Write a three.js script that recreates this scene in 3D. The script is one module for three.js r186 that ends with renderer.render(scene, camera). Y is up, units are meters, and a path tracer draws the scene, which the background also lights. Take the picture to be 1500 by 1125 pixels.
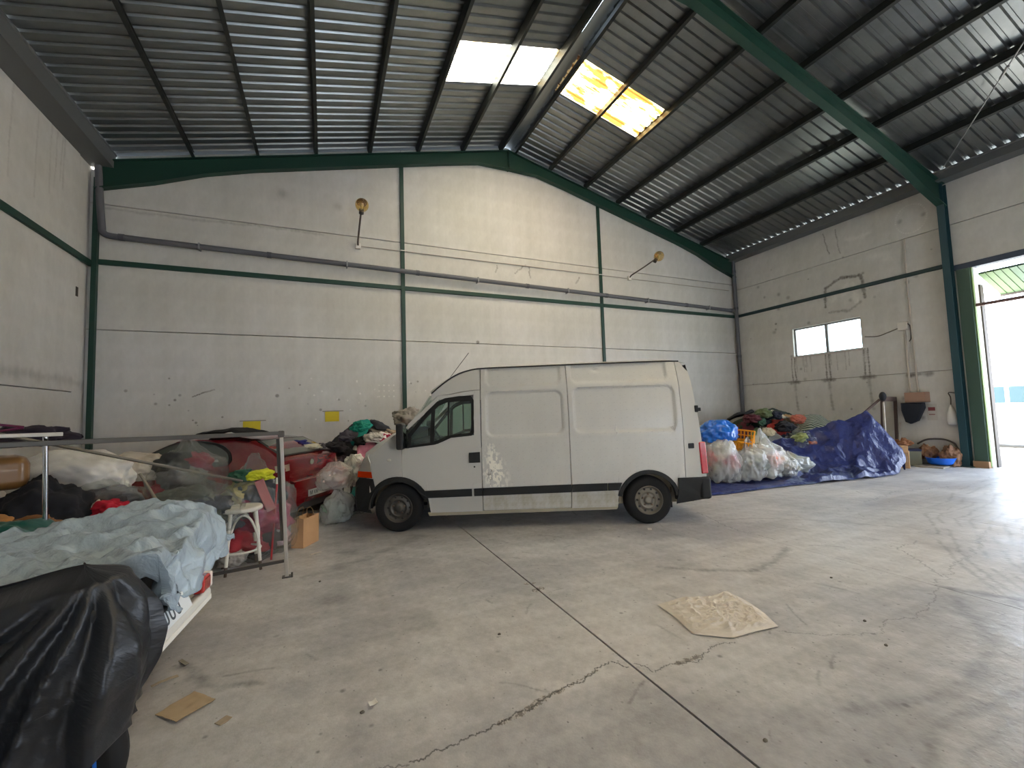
import * as THREE from 'three';
import { RoundedBoxGeometry } from 'three/addons/geometries/RoundedBoxGeometry.js';
import { mergeGeometries, mergeVertices, toCreasedNormals } from 'three/addons/utils/BufferGeometryUtils.js';

// ---------------------------------------------------------------- camera, sky, sun, exposure
const scene = new THREE.Scene();
const camera = new THREE.PerspectiveCamera(84.16, 1500 / 1125, 0.05, 300);
camera.position.set(0, 1.675, 0);
camera.rotation.set(0.06444, -0.41613, -0.03161, 'YXZ');
scene.add(camera);
scene.background = new THREE.Color().setRGB(5.3, 6.1, 7.3);
const sun = new THREE.DirectionalLight(new THREE.Color().setRGB(1, 0.98, 0.95), 42);
sun.position.set(-6, 40, 16); sun.target.position.set(4.97, 0, 1);
sun.shadow.radius = 2;
scene.add(sun, sun.target);
const renderer = new THREE.WebGLRenderer({ antialias: true });
renderer.toneMapping = THREE.LinearToneMapping;
renderer.toneMappingExposure = 1.68;
renderer.shadowMap.enabled = true;
sun.castShadow = true;
Object.assign(sun.shadow.camera, { left: -30, right: 30, top: 30, bottom: -30, near: 1, far: 90 });
sun.shadow.mapSize.set(2048, 2048);

// ---------------------------------------------------------------- helpers
const V = (x, y, z) => new THREE.Vector3(x, y, z);
const PI = Math.PI, sin = Math.sin, cos = Math.cos, abs = Math.abs, min = Math.min, max = Math.max;
const clamp = (x, a = 0, b = 1) => x < a ? a : x > b ? b : x;
const lerp = (a, b, t) => a + (b - a) * t;
const sst = (a, b, x) => { const t = clamp((x - a) / (b - a)); return t * t * (3 - 2 * t); };
function rng(seed) { let a = seed >>> 0; return () => { a = a + 0x6D2B79F5 | 0; let t = Math.imul(a ^ a >>> 15, 1 | a); t = t + Math.imul(t ^ t >>> 7, 61 | t) ^ t; return ((t ^ t >>> 14) >>> 0) / 4294967296; }; }
// gradient-free value noise in three dimensions and its sum of octaves
const HASH = new Float32Array(4096); { const r = rng(11); for (let i = 0; i < 4096; i++) HASH[i] = r() * 2 - 1; }
const hs = (x, y, z) => HASH[(Math.imul(x, 374761) ^ Math.imul(y, 668265) ^ Math.imul(z, 2147483)) >>> 3 & 4095];
function n3(x, y, z) {
  const X = Math.floor(x), Y = Math.floor(y), Z = Math.floor(z); x -= X; y -= Y; z -= Z;
  const u = x * x * (3 - 2 * x), v = y * y * (3 - 2 * y), w = z * z * (3 - 2 * z);
  const a = lerp(lerp(hs(X, Y, Z), hs(X + 1, Y, Z), u), lerp(hs(X, Y + 1, Z), hs(X + 1, Y + 1, Z), u), v);
  const b = lerp(lerp(hs(X, Y, Z + 1), hs(X + 1, Y, Z + 1), u), lerp(hs(X, Y + 1, Z + 1), hs(X + 1, Y + 1, Z + 1), u), v);
  return lerp(a, b, w);
}
const fbm = (x, y, z, o = 4) => { let s = 0, a = .5, f = 1; for (let i = 0; i < o; i++) { s += a * n3(x * f, y * f, z * f + i * 17.3); a *= .5; f *= 2.03; } return s; };
const ridge = (x, y, z, o = 3) => { let s = 0, a = .5, f = 1; for (let i = 0; i < o; i++) { s += a * (1 - 2 * abs(n3(x * f, y * f, z * f + i * 9.7))); a *= .5; f *= 2.1; } return s; };
// a tile of noise for quick look-ups in textures
const TN = 512, TILE = [];
for (let k = 0; k < 2; k++) {
  const t = new Float32Array(TN * TN), r = rng(70 + k), amp = [.5, .27, .16, .1, .07, .05];
  for (let o = 0; o < 6; o++) {
    const c = 4 << o, g = new Float32Array(c * c); for (let i = 0; i < c * c; i++) g[i] = r() * 2 - 1;
    for (let y = 0; y < TN; y++) for (let x = 0; x < TN; x++) {
      const fx = x / TN * c, fy = y / TN * c, X = fx | 0, Y = fy | 0; let u = fx - X, v = fy - Y; u = u * u * (3 - 2 * u); v = v * v * (3 - 2 * v);
      const X1 = (X + 1) % c, Y1 = (Y + 1) % c;
      t[y * TN + x] += amp[o] * lerp(lerp(g[Y * c + X], g[Y * c + X1], u), lerp(g[Y1 * c + X], g[Y1 * c + X1], u), v);
    }
  }
  TILE.push(t);
}
function tn(k, u, v) {          // u, v in tiles
  u = (u - Math.floor(u)) * TN; v = (v - Math.floor(v)) * TN;
  const X = u | 0, Y = v | 0; u -= X; v -= Y; const t = TILE[k], X1 = (X + 1) % TN, Y0 = Y % TN * TN, Y1 = (Y + 1) % TN * TN, X0 = X % TN;
  return lerp(lerp(t[Y0 + X0], t[Y0 + X1], u), lerp(t[Y1 + X0], t[Y1 + X1], u), v);
}
function dataTex(w, h, fn, srgb = true, wrap = true) {
  const d = new Uint8Array(w * h * 4);
  for (let y = 0; y < h; y++) for (let x = 0; x < w; x++) {
    const c = fn(x, y), i = (y * w + x) * 4;
    if (typeof c === 'number') { d[i] = d[i + 1] = d[i + 2] = clamp(c) * 255; } else { d[i] = clamp(c[0], 0, 255); d[i + 1] = clamp(c[1], 0, 255); d[i + 2] = clamp(c[2], 0, 255); }
    d[i + 3] = 255;
  }
  const t = new THREE.DataTexture(d, w, h, THREE.RGBAFormat);
  t.magFilter = THREE.LinearFilter; t.minFilter = THREE.LinearMipmapLinearFilter; t.generateMipmaps = true;
  if (wrap) t.wrapS = t.wrapT = THREE.RepeatWrapping;
  if (srgb) t.colorSpace = THREE.SRGBColorSpace;
  t.needsUpdate = true; return t;
}
// a sheet of marks (stains, cracks, scuffs) painted in metres: value 0..1
class Marks {
  constructor(w, h, x0, y0, sx, sy) { Object.assign(this, { w, h, x0, y0, sx, sy, d: new Float32Array(w * h) }); }
  dab(x, y, r, a, soft = .5) {
    const { w, h } = this, px = (x - this.x0) / this.sx * w, py = (y - this.y0) / this.sy * h, rx = r / this.sx * w, ry = r / this.sy * h;
    for (let j = max(0, Math.floor(py - ry)); j <= min(h - 1, Math.ceil(py + ry)); j++) for (let i = max(0, Math.floor(px - rx)); i <= min(w - 1, Math.ceil(px + rx)); i++) {
      const q = Math.hypot((i - px) / max(rx, .6), (j - py) / max(ry, .6)); if (q > 1.05) continue;
      const v = a * (1 - sst(1 - soft, 1.02, q)), k = j * w + i; if (v > this.d[k]) this.d[k] = v;
    }
  }
  line(pts, r, a, { jitter = 0, soft = .5, seed = 1, broken = 0 } = {}) {
    const R = rng(seed); let off = 0;
    for (let k = 0; k < pts.length - 1; k++) {
      const [x0, y0] = pts[k], [x1, y1] = pts[k + 1], L = Math.hypot(x1 - x0, y1 - y0), n = max(2, Math.ceil(L / max(r * .6, .002)));
      for (let i = 0; i < n; i++) {
        const t = i / n; off += (R() - .5) * jitter * .5; off *= .96;
        const x = lerp(x0, x1, t) - (y1 - y0) / L * off, y = lerp(y0, y1, t) + (x1 - x0) / L * off;
        if (broken && fbm(x * 2.3, y * 2.3, seed, 3) > .5 - broken) continue;
        this.dab(x, y, r * (.55 + .9 * R()), a * (.6 + .4 * R()), soft);
      }
    }
  }
  at(x, y) { const i = ((x - this.x0) / this.sx * this.w) | 0, j = ((y - this.y0) / this.sy * this.h) | 0; return i < 0 || j < 0 || i >= this.w || j >= this.h ? 0 : this.d[j * this.w + i]; }
}
// materials
const std = (o) => new THREE.MeshStandardMaterial(o), phy = (o) => new THREE.MeshPhysicalMaterial(o);
const hex = (c) => new THREE.Color(c);
const matCache = new Map();
function paint(c, rough = .8, metal = 0) { const k = c + '|' + rough + '|' + metal; if (!matCache.has(k)) matCache.set(k, std({ color: hex(c), roughness: rough, metalness: metal })); return matCache.get(k); }
function fabric(c) { const k = 'f' + c; if (!matCache.has(k)) matCache.set(k, phy({ color: hex(c), roughness: .92, sheen: .25, sheenRoughness: .6, bumpMap: weaveBump, bumpScale: .0015 })); return matCache.get(k); }
const weaveBump = dataTex(256, 256, (x, y) => .5 + .2 * sin(x * PI / 4) * sin(y * PI / 4) + .35 * tn(0, x / 256, y / 256), false);
// geometry
function plain(g) {     // only position, normal, uv; no index
  g = g.index ? g.toNonIndexed() : g;
  for (const k of Object.keys(g.attributes)) if (!['position', 'normal', 'uv'].includes(k)) g.deleteAttribute(k);
  if (!g.attributes.normal) g.computeVertexNormals();
  if (!g.attributes.uv) g.setAttribute('uv', new THREE.BufferAttribute(new Float32Array(g.attributes.position.count * 2), 2));
  g.clearGroups(); return g;
}
const merge = (a) => a.length === 1 ? a[0] : mergeGeometries(a.map(plain));
function mesh(name, g, m, parent) {
  const o = new THREE.Mesh(Array.isArray(g) ? merge(g) : g, m); o.name = name; o.castShadow = o.receiveShadow = true; if (parent) parent.add(o); return o;
}
const taken = new Map();
function numbered(n) { const k = taken.get(n) ?? 0; taken.set(n, k + 1); return k ? `${n}_${String(k).padStart(3, '0')}` : n; }
function tag(o, label, category, group, kind) { o.userData.label = label; if (category) o.userData.category = category; if (group) o.userData.group = group; if (kind) o.userData.kind = kind; return o; }
function thing(name, label, category, pos = [0, 0, 0], turn = 0, group) {
  const o = new THREE.Group(); o.name = numbered(name); o.position.set(...pos); o.rotation.y = turn; scene.add(o); return tag(o, label, category, group);
}
function solo(name, label, category, g, m, pos = [0, 0, 0], turn = 0, group) {     // a thing of one mesh
  const o = mesh(numbered(name), g, m, scene); o.position.set(...pos); o.rotation.y = turn; return tag(o, label, category, group);
}
function struct(name, label, category = name.split('_')[0]) { const o = new THREE.Group(); o.name = name; scene.add(o); return tag(o, label, category, null, 'structure'); }
function box(w, h, d, x = 0, y = 0, z = 0, r = 0) {
  const g = r ? new RoundedBoxGeometry(w, h, d, 1, min(r, w / 2.01, h / 2.01, d / 2.01)) : new THREE.BoxGeometry(w, h, d); g.translate(x, y, z); return g;
}
const between = (x0, x1, y0, y1, z0, z1, r = 0) => box(x1 - x0, y1 - y0, z1 - z0, (x0 + x1) / 2, (y0 + y1) / 2, (z0 + z1) / 2, r);
function rod(a, b, r, seg = 10, r2 = r) {
  const A = V(...a), B = V(...b), L = A.distanceTo(B), g = new THREE.CylinderGeometry(r2, r, L, seg); g.translate(0, L / 2, 0);
  g.applyQuaternion(new THREE.Quaternion().setFromUnitVectors(V(0, 1, 0), B.sub(A).normalize())); g.translate(...a); return g;
}
function bar(a, b, w, h, r = 0) {           // square bar: w across, h upright
  const A = V(...a), B = V(...b), L = A.distanceTo(B), g = r ? new RoundedBoxGeometry(w, h, L, 1, r) : new THREE.BoxGeometry(w, h, L);
  const m = new THREE.Matrix4().lookAt(A, B, abs(B.y - A.y) > .95 * L ? V(0, 0, 1) : V(0, 1, 0)); g.applyMatrix4(m); const c = A.add(B).multiplyScalar(.5); g.translate(c.x, c.y, c.z); return g;
}
function tube(pts, r, seg = 8, n = pts.length * 6, closed = false, tension = .5) { return new THREE.TubeGeometry(new THREE.CatmullRomCurve3(pts.map((p) => V(...p)), closed, 'catmullrom', tension), n, r, seg, closed); }
function poly(pts, depth, bevel = 0) {      // polygon in x, y made depth thick along z, centred
  const s = new THREE.Shape(pts.map((p) => new THREE.Vector2(...p)));
  const g = new THREE.ExtrudeGeometry(s, { depth: depth - 2 * bevel, bevelEnabled: bevel > 0, bevelThickness: bevel, bevelSize: bevel, bevelOffset: -bevel, bevelSegments: 1 });
  g.translate(0, 0, -depth / 2 + bevel); return g;
}
function lathe(pts, seg = 24) { return new THREE.LatheGeometry(pts.map((p) => new THREE.Vector2(...p)), seg); }
function gridGeo(nu, nv, fn, { closeU = false, uv } = {}) {    // surface from fn(u, v) -> [x, y, z]
  const P = [], T = [], I = [];
  for (let j = 0; j <= nv; j++) for (let i = 0; i <= nu; i++) { const u = i / nu, v = j / nv; P.push(...fn(u, v)); T.push(...(uv ? uv(u, v) : [u, v])); }
  const W = nu + 1; for (let j = 0; j < nv; j++) for (let i = 0; i < nu; i++) { const a = j * W + i; I.push(a, a + 1, a + W, a + 1, a + W + 1, a + W); }
  const g = new THREE.BufferGeometry(); g.setAttribute('position', new THREE.Float32BufferAttribute(P, 3)); g.setAttribute('uv', new THREE.Float32BufferAttribute(T, 2)); g.setIndex(I); g.computeVertexNormals();
  return g;
}
// a cloth: fn(u, v) -> [x, y, z], given a back side and edges
function sheet(nu, nv, fn, th = .006, uv) {
  const top = gridGeo(nu, nv, fn, { uv }), p = top.attributes.position, n = top.attributes.normal, t = top.attributes.uv, N = p.count, P = [], T = [], I = [...top.index.array], W = nu + 1;
  for (let i = 0; i < N; i++) { P.push(p.getX(i), p.getY(i), p.getZ(i)); T.push(t.getX(i), t.getY(i)); }
  for (let i = 0; i < N; i++) { P.push(p.getX(i) - n.getX(i) * th, p.getY(i) - n.getY(i) * th, p.getZ(i) - n.getZ(i) * th); T.push(t.getX(i), t.getY(i)); }
  const q = top.index.array; for (let i = 0; i < q.length; i += 3) I.push(q[i] + N, q[i + 2] + N, q[i + 1] + N);
  const edge = []; for (let i = 0; i < nu; i++) edge.push([i, i + 1]); for (let j = 0; j < nv; j++) edge.push([j * W + nu, (j + 1) * W + nu]);
  for (let i = nu; i > 0; i--) edge.push([nv * W + i, nv * W + i - 1]); for (let j = nv; j > 0; j--) edge.push([j * W, (j - 1) * W]);
  for (const [a, b] of edge) I.push(a, a + N, b, b, a + N, b + N);
  const g = new THREE.BufferGeometry(); g.setAttribute('position', new THREE.Float32BufferAttribute(P, 3)); g.setAttribute('uv', new THREE.Float32BufferAttribute(T, 2)); g.setIndex(I); g.computeVertexNormals(); return g;
}
// a soft sack: a ball pushed into a bag's shape, standing on y = 0
function sack(rx, ry, rz, seed, { detail = 5, lump = .16, crease = .05, flat = .45, neck = 0, f = 2.2, cf = 5 } = {}) {
  const g = mergeVertices((() => { const s = new THREE.IcosahedronGeometry(1, detail * 3); s.deleteAttribute('uv'); s.deleteAttribute('normal'); return s; })(), 1e-4), p = g.attributes.position, T = [];
  let lo = 1e9;
  for (let i = 0; i < p.count; i++) {
    let x = p.getX(i), y = p.getY(i), z = p.getZ(i);
    T.push(.5 + Math.atan2(z, x) / (2 * PI), .5 + Math.asin(clamp(y, -1, 1)) / PI);
    const k = 1 + lump * 2 * fbm(x * f + seed, y * f, z * f + seed * 1.7, 3) + crease * ridge(x * cf + seed * 2.1, y * cf * .6, z * cf, 3);
    let q = neck > 0 && y > .55 ? 1 - neck * sst(.55, .98, y) * (1 - .25 * sin(Math.atan2(z, x) * 5 + seed)) : 1;
    x *= rx * k * q; z *= rz * k * q; y = y < -flat ? -flat - (y + flat) * -.12 : y; y *= ry * k * (neck > 0 && y > .75 ? 1 + .35 * neck * (y - .75) / .25 : 1);
    p.setXYZ(i, x, y, z); lo = min(lo, y);
  }
  for (let i = 0; i < p.count; i++) p.setY(i, p.getY(i) - lo);
  g.setAttribute('uv', new THREE.Float32BufferAttribute(T, 2)); g.computeVertexNormals(); return g;
}
// ---------------------------------------------------------------- the hall: measures in metres, back wall at z = ZB
const XL = -4.33, XR = 14.27, ZB = -11.1, ZF = 13, RX = 4.97, SL = .25;
const yRoof = (x) => 9.52 - SL * abs(x - RX), yRaft = (x) => 9.33 - SL * abs(x - RX);
function planarUV(g, fn) { g = plain(g); const p = g.attributes.position, t = g.attributes.uv; for (let i = 0; i < p.count; i++) { const [u, v] = fn(p.getX(i), p.getY(i), p.getZ(i)); t.setXY(i, u, v); } return g; }
const grain = dataTex(512, 512, (x, y) => .5 + .45 * tn(0, x / 512, y / 512) + .25 * tn(1, x / 128, y / 128), false);

// --- floor slabs with saw-cut joints; stains, cracks, tyre marks and patches belong to the concrete
const floor = struct('floor', 'grey worn concrete floor with saw-cut joints, cracks and tyre marks', 'floor');
const FZ0 = ZB - .2, FZ1 = 1.2;
function floorMaps(x0, x1, seed, paintMarks) {
  const w = 2048, h = 2048, sx = x1 - x0, sz = FZ1 - FZ0;
  const crack = new Marks(w, h, x0, FZ0, sx, sz), dark = new Marks(w, h, x0, FZ0, sx, sz), spall = new Marks(w, h, x0, FZ0, sx, sz);
  paintMarks(crack, dark, spall);
  const R = rng(seed);
  for (let i = 0; i < 900; i++) { const x = lerp(x0, x1, R()), z = lerp(FZ0, FZ1, R()), s = .006 + .035 * R() * R() * R(); dark.dab(x, z, s, .25 + .5 * R(), .85); }
  for (let i = 0; i < 2600; i++) dark.dab(lerp(x0, x1, R()), lerp(FZ0, FZ1, R()), .003 + .004 * R(), .3 + .6 * R(), .5);
  for (let i = 0; i < 90; i++) { const x = lerp(x0, x1, R()), z = lerp(FZ0, FZ1, R()), a = R() * 3, l = .08 + .3 * R(); dark.line([[x, z], [x + cos(a) * l * .5, z + sin(a) * l * .4], [x + cos(a) * l, z + sin(a) * l]], .008 + .012 * R(), .25 + .25 * R(), { jitter: .01, soft: .9, seed: i + 5 }); }
  const color = dataTex(w, h, (i, j) => {
    const x = x0 + (i + .5) / w * sx, z = FZ0 + (j + .5) / h * sz, k = j * w + i;
    const a = tn(0, x / 5.3 + .13, z / 5.3), b = tn(1, x / 1.37, z / 1.61 + .4), c = tn(0, x / .31, z / .31), st = tn(1, x / 2.6 + z / 9, z / 11 + .2);
    let v = 175 + 9 * a + 12 * b + 13 * c + 4 * st + 10 * tn(1, x / .11, z / .11) + 5 * hs(i, j, 7); let r = v + 1 + 2 * a, g = v - 1, bl = v - 4 - 2 * a;
    const gr = clamp(tn(0, x / 3.1 + .7, z / 2.7) * 2 + .1) * .1; r *= 1 - gr; g *= 1 - gr; bl *= 1 - gr * .9;
    const d = dark.d[k] * (.6 + .6 * (tn(0, x / .21 + .3, z / .21) + .4)); const f = 1 - clamp(d) * .48; r *= f; g *= f; bl *= f * 1.01;
    const s = spall.d[k]; if (s > .02) { const q = tn(1, x / .07, z / .07); const m = s > .35 - q * .5 ? .75 : 0; const t = q > .15 ? 178 : 92; r = lerp(r, t, m); g = lerp(g, t - 6, m); bl = lerp(bl, t - 14, m); }
    const e = 1 - .78 * clamp(crack.d[k]); return [r * e, g * e, bl * e];
  }, true, false);
  return color;
}
const floorRough = dataTex(512, 512, (x, y) => .62 + .22 * tn(0, x / 512, y / 512) + .1 * tn(1, x / 200, y / 300), false); 
const slabX = [XL - .2, 1.827, 5.0, 8.0, XR + .4];
const crackA = [[.37, -2.21], [.65, -2.22], [.98, -2.27], [1.19, -2.33], [1.43, -2.35], [1.62, -2.42], [1.72, -2.44], [1.79, -2.34]];
const crackB = [[1.85, -2.36], [1.91, -2.24], [2.06, -2.24], [2.23, -2.2], [2.45, -2.27], [2.65, -2.25]]; const crackC = [[3.05, -2.21], [3.3, -2.0], [3.46, -1.93], [3.68, -1.87], [3.9, -1.95], [4.13, -1.86], [4.6, -1.95], [4.99, -2.05]];
const painters = [
  (cr, dk, sp) => {
    cr.line(crackA, .0035, .85, { jitter: .02, seed: 3 }); cr.line([[-1.2, -2.5], [-.6, -2.34], [-.1, -2.3], [.37, -2.21]], .003, .6, { jitter: .02, seed: 4 });
    sp.line([[.86, -2.25], [1.05, -2.28], [1.2, -2.33], [1.32, -2.35]], .035, .8, { jitter: .02, seed: 8, soft: .9 }); sp.line([[1.35, -2.35], [1.6, -2.42]], .02, .6, { jitter: .02, seed: 9, soft: .9 });
    sp.dab(1.8, -3.68, .05, .9); sp.dab(1.79, -3.86, .035, .8);
    dk.line([[-.95, -3.75], [-.6, -3.3], [-.35, -3.2]], .05, .5, { jitter: .05, soft: .95, seed: 6 });
    dk.line([[-.2, -5.1], [.4, -5.4], [1.2, -6.1]], .12, .35, { jitter: .1, soft: .95, seed: 7 });
    dk.dab(.05, -4.4, .22, .3, .95); dk.dab(.7, -3.6, .25, .28, .95); dk.dab(-.2, -2.3, .08, .75, .7); dk.dab(1.1, -3.2, .2, .2, .95);
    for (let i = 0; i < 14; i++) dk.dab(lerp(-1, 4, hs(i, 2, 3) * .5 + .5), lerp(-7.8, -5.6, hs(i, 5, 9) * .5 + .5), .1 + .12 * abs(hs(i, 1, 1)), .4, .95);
  },
  (cr, dk, sp) => {
    cr.line(crackB, .003, .7, { jitter: .02, seed: 13 }); cr.line(crackC, .0022, .45, { jitter: .02, seed: 14 }); sp.line([[2.1, -2.23], [2.3, -2.22]], .03, .85, { jitter: .02, seed: 18, soft: .9 });
    sp.dab(1.86, -3.7, .05, .9); sp.dab(1.86, -3.84, .03, .8);
    dk.line([[3.2, -3.6], [3.6, -3.3], [3.9, -3.1], [4.4, -3.15], [4.9, -3.4]], .06, .5, { jitter: .05, soft: .95, seed: 16 });
    dk.line([[2.6, -1.5], [3.3, -1.3], [4.2, -1.5], [4.9, -1.9]], .08, .35, { jitter: .05, soft: .95, seed: 17 });
    for (let k = 0; k < 7; k++) dk.line([[1.9, -.9 + k * .12], [2.8, -1.25 + k * .14], [3.6, -1.2 + k * .15], [4.4, -.9 + k * .17], [5, -.5 + k * .2]], .05, .3, { jitter: .03, soft: .9, seed: 30 + k, broken: .25 });
  },
  (cr, dk, sp) => {
    cr.line([[5.36, -5.1], [5.02, -4.1], [5.05, -3.6]], .004, .5, { jitter: .03, seed: 23 }); cr.line([[5.0, -2.07], [5.45, -2.16], [6.15, -2.31], [6.76, -2.36], [7.6, -2.6]], .003, .5, { jitter: .04, seed: 24 });
    cr.line([[5.3, -2.15], [5.9, -2.75], [6.4, -2.8]], .003, .6, { jitter: .03, seed: 25 });
    for (let k = 0; k < 9; k++) dk.line([[5, -.4 - k * .14], [5.6, -1.0 - k * .13], [6.3, -1.55 - k * .12], [7.2, -1.9 - k * .13], [8, -2.1 - k * .16]], .03, .38, { jitter: .03, soft: .9, seed: 40 + k, broken: .3 });
    dk.line([[4.9, -2.2], [5.2, -1.7], [5.3, -1.2], [5.1, -.8]], .07, .7, { jitter: .03, soft: .9, seed: 61 });
    dk.line([[5.2, -4.6], [5.8, -4.4], [6.4, -3.9], [6.9, -3.2]], .05, .3, { jitter: .05, soft: .95, seed: 62 });
  },
  (cr, dk, sp) => {
    for (let k = 0; k < 10; k++) dk.line([[8, -2.1 - k * .16], [9.2, -2.3 - k * .14], [10.5, -2.4 - k * .17], [12, -2.3 - k * .2], [14.2, -2.2 - k * .2]], .03, .35, { jitter: .04, soft: .9, seed: 70 + k, broken: .3 });
    cr.line([[8.1, -4.2], [9.5, -4.4], [11, -4.1]], .004, .6, { jitter: .05, seed: 81 });
  },
];
for (let k = 0; k < 4; k++) {
  const x0 = slabX[k] + (k === 1 ? .008 : k ? .002 : 0), x1 = slabX[k + 1] - (k === 0 ? .008 : k < 3 ? .002 : 0), bump = grain.clone(), ro = floorRough.clone(), m = std({ map: floorMaps(x0, x1, 90 + k, painters[k]), roughness: .72, roughnessMap: ro, bumpMap: bump, bumpScale: .007 });
  bump.repeat.set((x1 - x0) / 1.3, (FZ1 - FZ0) / 1.3); ro.repeat.set((x1 - x0) / 2.7, (FZ1 - FZ0) / 2.7); bump.needsUpdate = ro.needsUpdate = true;
  const g = planarUV(between(x0, x1, -.2, 0, FZ0, FZ1), (x, y, z) => [(x - x0) / (x1 - x0), (z - FZ0) / (FZ1 - FZ0)]);
  mesh('slab', g, m, floor);
}
const concrete = std({ color: hex('#a49d92'), roughness: .8, bumpMap: grain, bumpScale: .003 });
mesh('slab', between(slabX[0], slabX[4], -.2, 0, FZ1 + .008, ZF + .2), concrete, floor);
mesh('joint_bed', between(slabX[0], slabX[4], -.26, -.205, FZ0, ZF + .2), paint('#6f685e', .95), floor);

// --- walls of stacked concrete panels
const wallBump = grain.clone(); wallBump.repeat.set(8, 6); wallBump.needsUpdate = true;
function wallTex(w, h, W, H, seed, warm, extra) {
  const mk = new Marks(w, h, 0, 0, W, H), lt = new Marks(w, h, 0, 0, W, H); if (extra) extra(mk, lt);
  return dataTex(w, h, (i, j) => {
    const x = (i + .5) / w * W, y = (j + .5) / h * H, k = j * w + i;
    const a = tn(0, x / 6 + seed, y / 6), b = tn(1, x / 1.1, y / 2.9 + seed), c = tn(0, x / .35, y / .5), s = tn(1, x / .45 + seed, y / 7);
    const v = 192 + 9 * a + 6 * b + 5 * c + 4 * s; let r = v + 3 * warm, g = v - 1 + warm, bl = v - 5 - 2 * warm + 3 * a;
    const d = clamp(mk.d[k] * (.65 + .8 * (tn(1, x / .5, y / .9) + .3))); r *= 1 - .5 * d; g *= 1 - .52 * d; bl *= 1 - .54 * d;
    const l = lt.d[k] * (.5 + .6 * (tn(0, x / .3, y / .3) + .4)); r += 30 * l; g += 30 * l; bl += 30 * l; return [r, g, bl];
  }, true, false);
}
const wmat = (map) => std({ map, roughness: .88, bumpMap: wallBump, bumpScale: .003 });
const dark = paint('#857d70', .95), green = paint('#12382c', .5), greenDark = paint('#0f2f27', .5), greyPipe = paint('#5b5c60', .55), galv = paint('#9a9c9c', .45, .7);

// back wall with its gable
const wallBack = struct('wall_back', 'pale concrete panel wall with gable behind the van', 'wall');
const TB = wmat(wallTex(2048, 1024, 18.6, 9.3, .2, 1, (mk, lt) => {
  const s = (x, y) => [x - XL, y];
  mk.line([s(4.5, 5.66), s(4.55, 5.9)], .03, .5, { jitter: .05, seed: 2, soft: .9 }); mk.line([s(5.1, 5.7), s(5.5, 5.95), s(5.6, 5.6)], .03, .55, { jitter: .08, seed: 3, soft: .9 }); mk.line([s(7.2, 5.6), s(7.35, 5.8)], .03, .5, { seed: 5, jitter: .04 });
  mk.dab(...s(3.9, 3.62), .06, .7); mk.dab(...s(-1, 2.2), .05, .5); mk.line([s(-2.6, 2.2), s(-2.2, 2.35)], .015, .7, { seed: 7, jitter: .02 });
  for (let i = 0; i < 26; i++) { mk.dab(...s(lerp(-4, 2.6, hs(i, 4, 4) * .5 + .5), lerp(1.2, 2.7, hs(i, 7, 1) * .5 + .5)), .012 + .03 * abs(hs(i, 3, 3)), .55, .6); lt.dab(...s(lerp(-.5, 2.8, hs(i, 9, 4) * .5 + .5), lerp(1.6, 2.6, hs(i, 17, 1) * .5 + .5)), .025, .9, .5); }
  for (let i = 0; i < 4; i++) for (let j = 0; j < 3; j++) lt.dab(...s(1.25 + .12 * i, 2.15 + .14 * j), .022, 1, .4);
  mk.line([s(-4.2, 6.1), s(-3, 6.12), s(0, 6.15)], .05, .25, { jitter: .03, soft: .95, seed: 12 }); mk.dab(...s(-.9, 7.0), .18, .25, .95); mk.dab(...s(.3, 6.9), .15, .2, .95);
}));
const uvB = (x, y) => [(x - XL) / 18.6, y / 9.3];
{
  const cols = [XL - .2, 1.881, 8.125, XR + .2], rows = [0, .98, 3.583, 6.192];
  for (let c = 0; c < 3; c++) {
    const x0 = cols[c] + .008, x1 = cols[c + 1] - .008;
    for (let r = 0; r < 3; r++) mesh('panel', planarUV(between(x0, x1, rows[r] + .007, rows[r + 1] - .007, ZB - .2, ZB, .012), uvB), TB, wallBack);
    const top = (x) => yRoof(x) - .03, pts = [[x0, rows[3] + .007], [x1, rows[3] + .007], [x1, top(x1)]]; if (x0 < RX && x1 > RX) pts.push([RX, top(RX)]); pts.push([x0, top(x0)]);
    const g = poly(pts, .2, .01); g.translate(0, 0, ZB - .1); mesh('panel', planarUV(g, uvB), TB, wallBack);
  }
  const back = poly([[XL - .2, -.2], [XR + .2, -.2], [XR + .2, yRoof(XR + .2) - .05], [RX, yRoof(RX) - .05], [XL - .2, yRoof(XL - .2) - .05]], .06); back.translate(0, 0, ZB - .24); mesh('joint_backing', back, dark, wallBack);
}
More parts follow.
